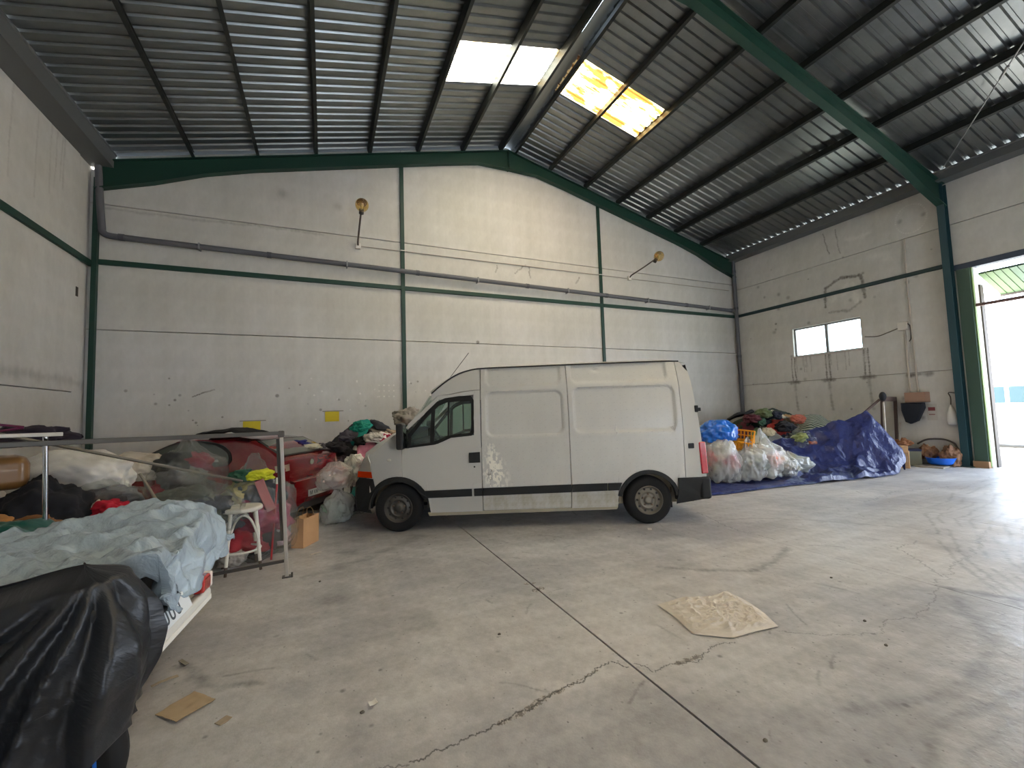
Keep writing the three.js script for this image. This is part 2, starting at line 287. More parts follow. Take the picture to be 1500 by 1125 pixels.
// left wall
const wallLeft = struct('wall_left', 'pale beige concrete panel wall beside the stall frame', 'wall');
const TL = wmat(wallTex(1024, 512, 24.4, 7.2, .55, 1, (mk) => { for (let i = 0; i < 14; i++) { const z = lerp(.3, 7, hs(i, 8, 2) * .5 + .5); mk.line([[z, 6.9], [z + .05, 6.2 - abs(hs(i, 2, 2))]], .03, .22, { jitter: .02, soft: .95, seed: i }); } mk.line([[.3, 2.45], [2, 2.5], [5, 2.5]], .12, .25, { jitter: .05, soft: .95, seed: 40 }); }));
const uvL = (x, y, z) => [(z - ZB + .2) / 24.4, y / 7.2];
{
  const zs = [-10.62, -5.07, .95, 6.97, ZF], ys = [0, 2.298, 4.9, 6.94];
  for (let c = 0; c < 4; c++) for (let r = 0; r < 3; r++) mesh('panel', planarUV(between(XL - .2, XL, ys[r] + .006, ys[r + 1] - .006, zs[c] + .008, zs[c + 1] - .008, .012), uvL), TL, wallLeft);
  mesh('pier', planarUV(between(XL - .22, XL - .03, 0, 6.94, ZB, -10.63), uvL), wmat(TL.map), wallLeft);
  mesh('joint_backing', between(XL - .28, XL - .205, -.2, 6.9, ZB, ZF), dark, wallLeft);
  for (const [y0, y1] of [[4.15, 4.33], [1.35, 1.55]]) mesh('anchor_slot', between(XL - .035, XL - .018, y0, y1, -10.74, -10.66), paint('#3d3630', .9), wallLeft);
}
// right wall with window and loading door
const wallRight = struct('wall_right', 'stained concrete panel wall with small window and loading door opening', 'wall');
const sR = (z) => z - ZB + .2;
const TR = wmat(wallTex(2048, 1024, 24.4, 7.2, .8, 1, (mk, lt) => {
  for (const [z, b] of [[-9.1, 1], [-8.05, 0], [-7.02, 1]]) for (const o of [-.05, .05]) mk.line([[sR(z + o), 3.16], [sR(z + o), 2.7], [sR(z + o * 1.2), 2.32]], .03, .75, { jitter: .015, soft: .8, seed: z * 10 | 0 });
  for (const z of [-9.1, -8.05, -7.0]) { mk.line([[sR(z - .2), 2.34], [sR(z + .2), 2.33]], .07, .75, { jitter: .04, soft: .9, seed: 4 }); mk.line([[sR(z), 2.3], [sR(z + .02), 1.4]], .06, .4, { jitter: .03, soft: .95, seed: 9 }); }
  mk.line([[sR(-7.99), 4.6], [sR(-7.95), 5.2], [sR(-7.5), 5.36], [sR(-7.0), 5.3], [sR(-6.93), 4.6]], .055, .85, { jitter: .04, soft: .8, seed: 14 });
  lt.line([[sR(-7.8), 4.8], [sR(-7.2), 5.1], [sR(-7.1), 4.5]], .14, .6, { jitter: .1, seed: 15 }); mk.line([[sR(-7.9), 4.4], [sR(-7.4), 4.3], [sR(-7), 4.5]], .06, .4, { jitter: .08, seed: 16, soft: .9 });
  for (let a = 0; a < 40; a++) lt.dab(sR(-5.75 + .33 * cos(a * .16)), 6.45 + .38 * sin(a * .16), .03, .5, .7);
  lt.line([[sR(-7.3), 6.5], [sR(-6.9), 6.4], [sR(-6.6), 6.55]], .12, .5, { jitter: .1, seed: 17, soft: .9 }); lt.line([[sR(-6.7), 5.75], [sR(-6.35), 5.7], [sR(-6.2), 5.5]], .15, .45, { jitter: .1, seed: 18, soft: .9 });
  mk.line([[sR(-7.9), 6.9], [sR(-7.75), 6.2]], .02, .5, { jitter: .03, seed: 19 }); mk.line([[sR(-7.55), 6.9], [sR(-7.5), 6.1]], .02, .4, { jitter: .03, seed: 20 });
  mk.line([[sR(-6.1), 2.3], [sR(-5.6), 2.28]], .09, .7, { jitter: .05, seed: 21, soft: .9 }); mk.dab(sR(-9.6), 4.4, .05, .5);
  for (let i = 0; i < 40; i++) mk.dab(sR(lerp(-11, -5.2, hs(i, 41, 2) * .5 + .5)), lerp(.4, 7, hs(i, 4, 12) * .5 + .5), .02 + .08 * abs(hs(i, 2, 6)), .4, .95);
  mk.line([[sR(-11), .5], [sR(-8), .6], [sR(-5.2), .5]], .35, .4, { jitter: .2, seed: 22, soft: .95 });
  for (let i = 0; i < 18; i++) { const z = lerp(-9, -7, hs(i, 21, 5) * .5 + .5); mk.line([[sR(z), 3.15], [sR(z), 2.95 - .4 * abs(hs(i, 6, 6))]], .02, .35, { seed: i + 60, soft: .9, jitter: .01 }); }
}));
const uvR = (x, y, z) => [(z - ZB + .2) / 24.4, y / 7.2];
const WZ0 = -9.05, WZ1 = -7.08, WY0 = 3.17, WY1 = 4.11, DZ0 = -4.66, DZ1 = .7, DY = 4.79;
{
  const ys = [0, 2.365, 5.963, 7.05], panel = (z0, z1, y0, y1, hole) => {
    let g;
    if (hole) { const s = new THREE.Shape([[z0, y0], [z1, y0], [z1, y1], [z0, y1]].map((p) => new THREE.Vector2(...p))); s.holes.push(new THREE.Path([[WZ0, WY0], [WZ0, WY1], [WZ1, WY1], [WZ1, WY0]].map((p) => new THREE.Vector2(...p)))); g = new THREE.ExtrudeGeometry(s, { depth: .2, bevelEnabled: false }); g.rotateY(-PI / 2); g.translate(XR + .2, 0, 0); }
    else g = between(XR, XR + .2, y0, y1, z0, z1, .012);
    mesh('panel', planarUV(g, uvR), TR, wallRight);
  };
  const z0 = ZB + .008, z1 = -5.078;
  panel(z0, z1, 0, ys[1] - .006); panel(z0, z1, ys[1] + .006, ys[2] - .006, true); panel(z0, z1, ys[2] + .006, ys[3]);
  panel(-5.062, .94, 4.93, ys[2] - .006); panel(-5.062, .94, ys[2] + .006, ys[3]); panel(-5.062, DZ0 - .02, 0, 4.92); panel(DZ1, .94, 0, 4.92);
  for (const [a, b] of [[.956, 6.97], [6.986, ZF]]) for (let r = 0; r < 3; r++) panel(a, b, ys[r] + .006, ys[r + 1] - .006);
  for (const y of [ys[1], ys[2]]) mesh('joint_backing', between(XR + .06, XR + .19, y - .03, y + .03, ZB, DZ0 - .03), dark, wallRight);
  mesh('joint_backing', between(XR + .06, XR + .19, ys[2] - .03, ys[2] + .03, DZ0, ZF), dark, wallRight);
  mesh('joint_backing', between(XR + .06, XR + .19, 0, 7, -5.09, -5.05), dark, wallRight);
}
const wallFront = struct('wall_front', 'plain concrete end wall with open gateway behind the viewpoint', 'wall');
{ const T = (x) => yRoof(x) - .03; for (const pts of [[[XL - .2, 0], [2.6, 0], [2.6, T(2.6)], [XL - .2, T(XL - .2)]], [[2.6, 4.6], [7.4, 4.6], [7.4, T(7.4)], [RX, T(RX)], [2.6, T(2.6)]], [[7.4, 0], [XR + .2, 0], [XR + .2, T(XR + .2)], [7.4, T(7.4)]]]) { const g = poly(pts, .2); g.translate(0, 0, ZF + .1); mesh('panel', g, concrete, wallFront); } }

// window: grey frame, two panes
const win = struct('window_1', 'small bright two-pane window high in the stained wall', 'window');
{
  const fm = paint('#8d8a86', .6), x = XR + .08;
  mesh('window_frame', [between(x, x + .05, WY0, WY0 + .05, WZ0, WZ1), between(x, x + .05, WY1 - .05, WY1, WZ0, WZ1), between(x, x + .05, WY0, WY1, WZ0, WZ0 + .05), between(x, x + .05, WY0, WY1, WZ1 - .05, WZ1)], fm, win);
  mesh('mullion', between(x - .01, x + .06, WY0, WY1, -8.1, -8.02), fm, win);
  mesh('sill', between(XR - .05, XR + .08, WY0 - .03, WY0 + .012, WZ0 - .06, WZ1 + .06, .006), paint('#b7b0a6', .7), win);
  const glass = phy({ color: hex('#eef4f2'), roughness: .05, transmission: 1, thickness: 0 });
  mesh('pane', between(x + .02, x + .026, WY0 + .04, WY1 - .04, WZ0 + .04, -8.1), glass, win); mesh('pane', between(x + .02, x + .026, WY0 + .04, WY1 - .04, -8.02, WZ1 - .04), glass, win);
}
// loading door: lintel, posts, folded leaf of green boards
const door = struct('door_1', 'raised green ribbed loading door with dark lintel and green post', 'door');
{
  mesh('lintel', between(XR - .03, XR + .22, DY, 4.93, -5.0, .95, .01), paint('#3b4657', .6), door);
  mesh('post', between(XR - .06, XR + .16, 0, DY, -4.96, -4.72, .01), paint('#3d5548', .5), door);
  mesh('post_edge', between(XR - .035, XR + .26, .03, DY, -4.715, -4.69, .004), paint('#7d9a5c', .5), door);
  mesh('guide', between(XR + .22, XR + .4, 0, DY - .4, -4.78, -4.66, .01), paint('#4d4640', .7), door);
  mesh('post', between(XR - .06, XR + .16, 0, DY, DZ1 - .02, DZ1 + .2, .01), paint('#3d5548', .5), door);
  mesh('wooden_block', between(XR - .13, XR + .15, .0, .15, -4.97, -4.7, .006), paint('#9a7a5c', .9), door);
  mesh('cross_bar', between(XR - .02, XR + .06, 3.83, 3.9, -4.76, DZ1, .01), paint('#7b5f58', .6), door);
  const boards = ['#6f8f5e', '#67885c', '#5f8066', '#58796a'].map((c) => paint(c, .55)), a = V(XR + .03, 4.6, 0), b = V(XR + 1.15, 4.2, 0), n = 42, dz = (DZ1 + 4.62) / n;
  const g0 = bar([a.x, a.y, 0], [b.x, b.y, 0], dz - .012, .03, .008);
  for (let i = 0; i < n; i++) { const m = mesh('board', g0, boards[min(3, i >> 1)], door); m.position.z = -4.62 + dz * (i + .5); }
  mesh('leaf_backing', (() => { const g = bar([a.x, a.y + .025, 0], [b.x, b.y + .025, 0], DZ1 + 4.6, .012); g.translate(0, 0, (DZ1 - 4.62) / 2); return g; })(), paint('#33483b', .6), door);
  mesh('leaf_edge', (() => { const g = bar([b.x, b.y - .02, -4.62], [b.x, b.y - .02, DZ1], .05, .07); return g; })(), paint('#8a7f78', .6), door);
}

// --- columns, rails and portal frames in green steel
const steel = struct('trim_1', 'dark green steel posts and rails fixed to the walls', 'trim');
for (const x of [1.881, 8.125]) mesh('post', between(x - .05, x + .05, 0, yRaft(x) - .3, ZB, ZB + .05, .006), green, steel);
mesh('post', between(XL + .05, XL + .135, 0, 6.7, ZB, ZB + .1, .006), green, steel);
for (const [x0, x1] of [[XL + .14, 1.83], [1.932, 8.074], [8.176, XR - .1]]) mesh('rail', between(x0, x1, 4.915, 5.02, ZB, ZB + .06, .008), green, steel);
mesh('rail', between(XL, XL + .06, 4.85, 4.97, ZB + .05, -5.2, .008), green, steel);
mesh('rail', between(XR - .06, XR, 4.92, 5.02, ZB + .1, -5.2, .008), paint('#253a3c', .55), steel);
function frame(z, label, posts = true) {
  const o = thing('portal_frame', label, 'beam'); o.userData.kind = 'structure';
  const bottom = (x) => { const d = abs(x - RX), e = 9.3 - d; return yRaft(x) - .32 - .26 * sst(2.6, .2, e) - .24 * sst(1.15, 0, d); }, n = 40;
  for (const s of [-1, 1]) {
    const xs = []; for (let i = 0; i <= n; i++) xs.push(RX + s * lerp(0, 9.22, i / n));
    const pts = [...xs.map((x) => [x, yRaft(x)]), ...xs.slice().reverse().map((x) => [x, bottom(x)])]; const web = poly(s > 0 ? pts.reverse() : pts, .02); web.translate(0, 0, z);
    const fl = [web]; fl.push(bar([xs[0], yRaft(xs[0]) - .01, z], [xs[n], yRaft(xs[n]) - .01, z], .16, .02));
    for (let i = 0; i < n; i += 4) fl.push(bar([xs[i], bottom(xs[i]), z], [xs[i + 4], bottom(xs[i + 4]), z], .16, .022));
    mesh('rafter', fl, green, o);
    if (!posts) continue;
    const xc = s < 0 ? XL + .1 : XR - .11;
    mesh('column', [between(xc - .1, xc - .088, 0, 7.0, z - .07, z + .07), between(xc + .088, xc + .1, 0, 7.0, z - .07, z + .07), between(xc - .09, xc + .09, 0, 7.0, z - .006, z + .006)], paint('#1c4048', .5), o);
    mesh('base_plate', between(xc - .13, xc + .1, 0, .02, z - .13, z + .13), paint('#233a38', .6), o);
  }
  mesh('bolt_plate', between(RX - .012, RX + .012, bottom(RX) - .03, yRaft(RX), z - .085, z + .085), greenDark, o);
  return o;
}
frame(ZB + .1, 'dark green gable rafter against the back wall', false); frame(-5.07, 'green steel portal rafter crossing above the loading door'); frame(.95, 'green steel portal frame overhead behind the viewpoint'); frame(6.97, 'second green steel portal frame far behind the viewpoint');

// --- roof: ribbed metal sheets, purlins, skylight sheets, ridge cap, gutters
const ceiling = struct('ceiling', 'ribbed grey metal roof on dark purlins with yellowed skylight sheets', 'ceiling');
const PITCH = .2174, SW = PITCH * 5, Z0S = -8.545;
const sheetTint = dataTex(256, 256, (x, y) => { const v = 130 + 9 * tn(0, x / 256, y / 256) + 5 * tn(1, x / 64, y / 64); return [v, v + 3, v + 2]; });
const zinc = std({ map: sheetTint, metalness: .92, roughness: .33 });
function ribbed(xa, xb, z0, n = 5, lift = 0) {       // profile along z, pulled from xa to xb along the slope
  const prof = []; for (let k = 0; k < n; k++) { const z = z0 + k * PITCH; prof.push([z, 0], [z + .125, 0], [z + .145, .038], [z + .195, .038], [z + .2174, 0]); }
  const P = [], I = [], T = []; const seg = 1;
  for (const [z, h] of prof) for (const x of [xa, xb]) { P.push(x, yRoof(x) + h + lift, z); T.push(x / 2, z / 2); }
  for (let i = 0; i < prof.length - 1; i++) { const a = i * 2; I.push(a, a + 1, a + 2, a + 1, a + 3, a + 2); }
  const g = new THREE.BufferGeometry(); g.setAttribute('position', new THREE.Float32BufferAttribute(P, 3)); g.setAttribute('uv', new THREE.Float32BufferAttribute(T, 2)); g.setIndex(I); const q = g.toNonIndexed(); q.computeVertexNormals(); return q;
}
const skyStain = dataTex(512, 512, (x, y) => { const a = tn(0, x / 512, y / 260), b = tn(1, x / 300, y / 60), s = clamp((b + a * .7 + .12) * 2.2); return [lerp(230, 112, s), lerp(200, 66, s), lerp(138, 22, s)]; });
const skyClean = dataTex(512, 512, (x, y) => { const a = tn(0, x / 512, y / 260), b = tn(1, x / 300, y / 60), s = clamp((b + a * .7 - .32) * 2.4); return [lerp(248, 206, s), lerp(242, 162, s), lerp(220, 92, s)]; });
const skyMat = (map) => phy({ map, roughness: 1, transmission: .95, thickness: 0 });
const skyL = skyMat(skyClean), skyR = skyMat(skyStain);
for (let k = -3; k < 20; k++) {
  const z = Z0S + k * SW, sky = [0, 6, 12, 17].includes(k);
  mesh('roof_sheet', ribbed(XL + .22, sky ? 2.42 : RX - .2, z), zinc, ceiling);
  mesh('roof_sheet', ribbed(sky ? 7.6 : RX + .2, XR - .22, z), zinc, ceiling);
  if (sky) { for (const [a, b, m] of [[2.4, 3.57, skyL], [3.57, RX - .2, skyL], [RX + .2, 6.37, skyR], [6.37, 7.62, skyR]]) mesh('skylight_sheet', ribbed(a, b, z, 5, .003), m, ceiling); }
}
const purlinMat = paint('#2f3230', .5, .5);
function purlin(x) {
  const s = x < RX ? 1 : -1, zc = (ZB + ZF) / 2, L = ZF - ZB - .1, g = [box(.006, .17, L, -.03, 0, 0), box(.066, .006, L, 0, .085, 0), box(.066, .006, L, 0, -.085, 0), box(.006, .022, L, .03, -.075, 0)];
  const m = merge(g); m.rotateZ(s * Math.atan(SL)); m.translate(x, yRaft(x) + .095, zc); mesh('purlin', m, purlinMat, ceiling);
}
for (const d of [.24, 1.4, 2.66, 3.9, 5.15, 6.38, 7.6]) { purlin(RX - d); purlin(RX + d); }
{
  const cap = (z0, z1, s) => { const g = gridGeo(1, 1, (u, v) => { const x = RX + s * u * .34; return [x, 9.56 - .22 * u * .34 + .02, lerp(z0, z1, v)]; }); mesh('ridge_cap', g, zinc, ceiling); };
  cap(ZB - .6, ZF + .2, 1); cap(ZB - .6, -7.03, -1); cap(-6.12, ZF + .2, -1);
  const gm = paint('#6c6e6d', .5, .4);
  for (const [s, xw, y0] of [[1, XL, 6.94], [-1, XR, 7.04]]) {
    const xi = xw + s * .36, g = [bar([(xw + xi) / 2 - s * .06, y0 + .006, ZB + .02], [(xw + xi) / 2 - s * .06, y0 + .006, ZF], .48, .012), bar([xi, (y0 + yRoof(xi)) / 2 - .02, ZB + .02], [xi, (y0 + yRoof(xi)) / 2 - .02, ZF], .012, yRoof(xi) - y0 - .04), rod([xi, yRoof(xi) - .03, ZB + .02], [xi, yRoof(xi) - .03, ZF], .028, 8)];
    mesh('gutter', g, gm, ceiling);
  }
}
{ const rd = thing('bracing_rod', 'thin steel bracing rod slung diagonally under the roof sheets', 'rod'); mesh('rod', rod([9.2, 8.2, -1.2], [13.5, 7.14, -4.75], .012, 6), galv, rd); mesh('turnbuckle', rod([11.4, 7.66, -3.02], [11.6, 7.61, -3.18], .025, 8), galv, rd); }
// drain pipes
const grey2 = paint('#4b4d52', .5);
const drain = thing('drain_pipe', 'long grey plastic drain pipe sloping across the back wall', 'pipe');
mesh('run', tube([[-4.2, 6.93, ZB + .13], [-4.16, 6.2, ZB + .12], [-4.12, 5.68, ZB + .12], [-4.1, 5.56, ZB + .12], [-3.98, 5.5, ZB + .12], [-3.6, 5.49, ZB + .12]], .062, 12, 60), greyPipe, drain);
mesh('run', rod([-3.6, 5.49, ZB + .12], [14.05, 5.165, ZB + .12], .06, 12), greyPipe, drain);
for (const x of [-3.85, -1.2, 2.2, 5.4, 8.2, 11.6, 13.8]) { const y = 5.497 - (x + 3.98) * .0184; mesh('coupling', rod([x, y, ZB + .12], [x + .09, y - .002, ZB + .12], .07, 12), grey2, drain); }
for (const x of [-2.5, .5, 3.9, 6.8, 9.9, 12.7]) { const y = 5.497 - (x + 3.98) * .0184; mesh('clamp', between(x, x + .03, y - .07, y + .07, ZB, ZB + .19, .004), galv, drain); }
const down = thing('down_pipe', 'vertical dark grey down pipe in the far corner by the window wall', 'pipe');
mesh('run', rod([XR - .16, 0, ZB + .14], [XR - .16, 7.04, ZB + .14], .065, 12), greyPipe, down);
for (const y of [1.2, 3.4, 5.2, 6.6]) mesh('coupling', rod([XR - .16, y, ZB + .14], [XR - .16, y + .1, ZB + .14], .075, 12), grey2, down);
// conduits and wall lamps
const conduit = thing('cable_conduit', 'thin pale conduit running between the two wall lamps', 'conduit');
for (const [a, b] of [[.86, 1.83], [1.93, 8.07], [8.18, 9.2], [9.32, 13.95]]) mesh('run', rod([a, 5.955, ZB + .02], [b, 5.955, ZB + .02], .014, 8), paint('#a29b90', .7), conduit);
for (const x of [1.881, 8.125]) mesh('loop', tube([[x - .07, 5.955, ZB + .02], [x - .055, 5.955, ZB + .07], [x + .055, 5.955, ZB + .07], [x + .07, 5.955, ZB + .02]], .014, 6, 18), paint('#d5d2cb', .6), conduit);
const amber = phy({ color: hex('#f2dfae'), roughness: .05, transmission: .9, thickness: 0, clearcoat: 1 }), brass = paint('#8a6a35', .25, .9);
function wallLamp(x, y, end, label) {
  const o = thing('wall_lamp', label, 'lamp', [x, y, ZB]);
  mesh('junction_box', box(.12, .14, .07, 0, 0, .035, .01), paint('#d8d4cc', .6), o);
  mesh('arm', tube([[0, .02, .05], [-.01, .07, .2], [0, end[1] * .45 + .02, end[2] * .5], [end[0], end[1] - .02, end[2] - .1]], .022, 8, 30), paint('#5a5148', .5, .3), o);
  const d = V(end[0], end[1], end[2]);
  mesh('socket', rod([d.x, d.y - .1, d.z - .12], [d.x, d.y - .02, d.z - .03], .055, 12), paint('#221e1a', .6), o);
  const sph = new THREE.SphereGeometry(.15, 24, 16); sph.translate(d.x, d.y + .02, d.z + .08); mesh('globe', sph, amber, o);
  const ref = new THREE.SphereGeometry(.143, 20, 10, 0, PI * 2, 0, PI * .3); ref.rotateX(-.5); ref.translate(d.x, d.y + .02, d.z + .08); mesh('reflector', ref, brass, o);
  const bulb = lathe([[0, -.06], [.02, -.06], [.022, -.02], [.045, .03], [.035, .07], [0, .085]], 12); bulb.translate(d.x, d.y, d.z + .06); mesh('bulb', bulb, phy({ color: hex('#efe7d6'), roughness: .3, transmission: .3, thickness: 0 }), o);
}
wallLamp(.78, 5.94, [.02, .56, 1.0], 'globe wall lamp on upright arm nearer the left corner');
wallLamp(9.27, 5.96, [.02, .25, 1.32], 'globe wall lamp on slanting arm right of the second green post');
// ---------------------------------------------------------------- the white van: s runs from the front axle to the rear, y up, w = -1..1 across
const VW = .985, VANX = .95, VANZ = -6.32, VTURN = -23.64 * PI / 180;
const van = thing('van', 'white high-roof panel van with dirty sills parked across the hall', 'van', [VANX, 0, VANZ], VTURN);
// local x = s, local z = toward the camera; the camera side lies at z = 0, the far side at z = -2 * VW
const vpaint = dataTex(1024, 512, (i, j) => {
  const s = i / 1024 * 5.6 - .9, y = j / 512 * 2.6, a = tn(0, s / 2.1, y / 2.1), b = tn(1, s / .4, y / .9), c = tn(0, s / .06, y / .08);
  let r = 190 + 6 * a + 3 * b, g = 188 + 6 * a + 3 * b, bl = 182 + 5 * a + 3 * b;
  const low = y < .49 ? clamp(.25 + b * .9 + .25 * c) : 0; r = lerp(r, 160, low * .8); g = lerp(g, 150, low * .8); bl = lerp(bl, 126, low * .8);
  const q = Math.hypot((s - (1.37 + (1.05 - y) * .12)) / (.06 + .2 * clamp((1.35 - y) / .75)), (y - .88) / .44), sp = q < 1.15 ? (1 - q / 1.15) : 0;    // dried splash behind the door
  if (sp > 0 && y > .6) { const t = fbm(s * 42, y * 24, 3, 4) * 1.6; if (t > .32 - sp * .62) { const k = clamp(sp * 1.5) * .9, dk = y < .85 && t < .12 && s < 1.36; r = lerp(r, dk ? 105 : 240, k); g = lerp(g, dk ? 100 : 236, k); bl = lerp(bl, dk ? 88 : 222, k); } }
  const f = tn(1, s / .17 + .3, y / .11) > .44 ? .93 : 1; return [r * f, g * f, bl * f];
}, true, false);
const vanWhite = phy({ map: vpaint, roughness: .42, clearcoat: .35, clearcoatRoughness: .25 });
const vanPlain = phy({ color: hex('#bab8b2'), roughness: .42, clearcoat: .35, clearcoatRoughness: .25 });
const vBlack = paint('#101112', .6), vTrim = paint('#17191a', .7), vRubber = paint('#0a0a0a', .85), vDark = paint('#55524d', .9), liner = paint('#a39a88', .85), holeShade = paint('#2b2927', .8);  // last tone is painted shade for holes that are not cut
const tint = phy({ color: hex('#b7cfc6'), roughness: .04, transmission: .93, thickness: 0 });
const bodyOut = (y) => y < .55 ? -.012 - .05 * sst(.55, .2, y) : y < 1.35 ? 0 : -.075 * ((y - 1.35) / .65) ** 1.4 - .06 * sst(1.95, 2.4, y);   // how far the flank leans in
const rrect = (s, y, s0, s1, y0, y1, r) => { const cx = (s0 + s1) / 2, cy = (y0 + y1) / 2, qx = abs(s - cx) - (s1 - s0) / 2 + r, qy = abs(y - cy) - (y1 - y0) / 2 + r; return Math.hypot(max(qx, 0), max(qy, 0)) + min(max(qx, qy), 0) - r; };
function pressed(s, y) {
  let d = 0; const k = (q) => .026 * sst(.006, -.034, q);
  d += k(rrect(s, y, 1.285, 2.42, 1.315, 1.975, .12)); d += k(rrect(s, y, 2.56, 4.06, 1.325, 2.0, .12));
  d += k(rrect(s, y, 1.285, 2.41, 2.045, 2.5, .1)); d += k(rrect(s, y, 2.545, 3.99, 2.055, 2.5, .1));
  return d - .02 * Math.exp(-(((s - 2.93) / .05) ** 2) - ((y - 2.26) / .02) ** 2) * -1;
}
const flank = (s, y, o = 0) => bodyOut(y) - .055 * sst(4.05, 4.5, s) - (s < .1 ? .2 * ((.1 - s) / .76) ** 2 : 0) + o;
// a flank panel: s from sL to sR, y from yB(s) to yT(s); made for one side and mirrored for the other, edges turned in
function flankPanel(name, sL, sR, yB, yT, m, parent, { press = false, step = .03, out = 0, turn = .03, lean = 0 } = {}) {
  const F = (f) => typeof f === 'function' ? f : () => f, B = F(yB), T = F(yT), nu = max(2, Math.ceil((sR - sL) / step)), nv = max(2, Math.ceil((T((sL + sR) / 2) - B((sL + sR) / 2)) / step));
  for (const side of [1, -1]) {
    const P = (u, v) => {
      const tu = (u * (nu + 2) - 1) / nu, tv = (v * (nv + 2) - 1) / nv, e = tu < 0 || tu > 1 || tv < 0 || tv > 1, cu = clamp(tu), cv = clamp(tv);
      let s = lerp(sL, sR, cu); const y = lerp(B(s), T(s), cv); s += lean * (y - 1) * cu;
      const z = flank(s, y, out) - (press ? pressed(s, y) : 0) - (e ? turn : 0); return [s, y, side > 0 ? z : -2 * VW - z];
    };
    let g = gridGeo(nu + 2, nv + 2, P, { uv: (u, v) => { const p = P(u, v); return [(p[0] + .9) / 5.6, p[1] / 2.6]; } });
    if (side < 0) { const ix = g.index.array; for (let i = 0; i < ix.length; i += 3) { const t = ix[i]; ix[i] = ix[i + 1]; ix[i + 1] = t; } g.computeVertexNormals(); }
    g = toCreasedNormals(g, .6);
    mesh(name, g, m, parent);
  }
}
const WR = .345, archF = (s, r = .455) => abs(s) < r ? .325 + Math.sqrt(r * r - s * s) : 0, archR = (s, r = .44) => abs(s - 3.6) < r ? .325 + Math.sqrt(r * r - (s - 3.6) ** 2) : 0;
const sill = .25, winLow = (s) => s < .55 ? lerp(1.2, 1.235, (s - .17) / .38) : s < .78 ? lerp(1.235, 1.325, sst(.55, .78, s)) : lerp(1.325, 1.35, (s - .78) / .34);
const roofLine = (s) => s < .5 ? lerp(1.55, 1.985, (s - .1) / .4) : s < .86 ? lerp(1.985, 2.25, sst(.42, .95, s) * 1.0) : s < 1.2 ? lerp(2.25, 2.33, sst(.7, 1.2, s)) : 2.33 + .035 * (s - 1.2) / 3;
const doorTop = (s) => s < .6 ? lerp(1.5, 1.935, (s - .12) / .48) : 1.935 + .065 * sst(.55, 1.2, s);
const pillarLow = (s) => s < .12 ? 1.46 : lerp(1.5, 1.98, (s - .12) / .43);
// wings, doors, cargo flanks
flankPanel('front_wing', -.43, .066, (s) => max(archF(s) + .004, .74 - .2 * sst(-.2, -.43, s)), (s) => lerp(1.1, 1.44, sst(-.5, .12, s)), vanPlain, van, { step: .03 });
flankPanel('door', .074, 1.212, (s) => max(sill, archF(s) + .004), (s) => s < .17 ? 1.19 : winLow(s), vanPlain, van, { step: .03 });
flankPanel('door_frame', 1.115, 1.212, 1.352, doorTop, vanPlain, van, { step: .05 });
flankPanel('door_frame', .6, 1.113, (s) => doorTop(s) - .055, doorTop, vanPlain, van, { step: .05 });
flankPanel('door_frame', .16, .598, (s) => doorTop(s) - .075, doorTop, vanPlain, van, { step: .04 });
flankPanel('cab_side', .5, 1.212, (s) => s < .6 ? lerp(1.86, 1.945, (s - .5) / .1) : doorTop(s) + .008, roofLine, vanPlain, van, { step: .035 });
flankPanel('cargo_flank', 1.222, 2.488, sill, roofLine, vanWhite, van, { press: true, step: .02 });
flankPanel('cargo_flank', 2.496, 4.135, (s) => max(s > 3.2 && s < 4.02 ? .3 : s >= 4.02 ? .64 : sill, archR(s) + .004), roofLine, vanWhite, van, { press: true, step: .02 });
flankPanel('rear_pillar', 4.142, 4.43, .64, (s) => 2.36 - .2 * sst(4.2, 4.5, s), vanPlain, van, { step: .03, lean: -.09 });
// far-side and inner lining, floor, bulkhead
mesh('lining', [between(1.3, 4.2, .4, 1.9, -2 * VW + .16, -.16), between(.5, 4.3, .28, .42, -2 * VW + .16, -.16), between(-.55, .55, .36, .75, -2 * VW + .32, -.32)], liner, van);
// roof
{
  const prof = [[.5, 1.985], [.62, 2.09], [.75, 2.19], [.9, 2.275], [1.05, 2.32], [1.25, 2.345], [2, 2.355], [3, 2.365], [3.9, 2.37], [4.2, 2.365], [4.34, 2.33]], n = prof.length - 1;
  const at = (v) => { const k = min(n - 1, Math.floor(v * n)), t = v * n - k; return [lerp(prof[k][0], prof[k + 1][0], t), lerp(prof[k][1], prof[k + 1][1], t)]; };
  mesh('roof', toCreasedNormals(gridGeo(24, 40, (u, v) => { const w = 1 - 2 * u, [s, y] = at(v), hw = VW + flank(s, y - .03); return [s - .12 * (1 - w * w) * sst(1.1, .5, s), y - .02 + .085 * (1 - Math.abs(w) ** 2.6) + (abs(w) > .9 ? 0 : .006 * cos(w * 22) * sst(1.3, 1.6, s)), -VW + w * hw]; }), .7), vanPlain, van);
  for (const sd of [1, -1]) mesh('drip_rail', tube(prof.slice(0, 10).map(([s, y]) => [s, y - .012, sd > 0 ? flank(s, y - .03) + .004 : -2 * VW - flank(s, y - .03) - .004]), .011, 6, 60), vBlack, van);
}
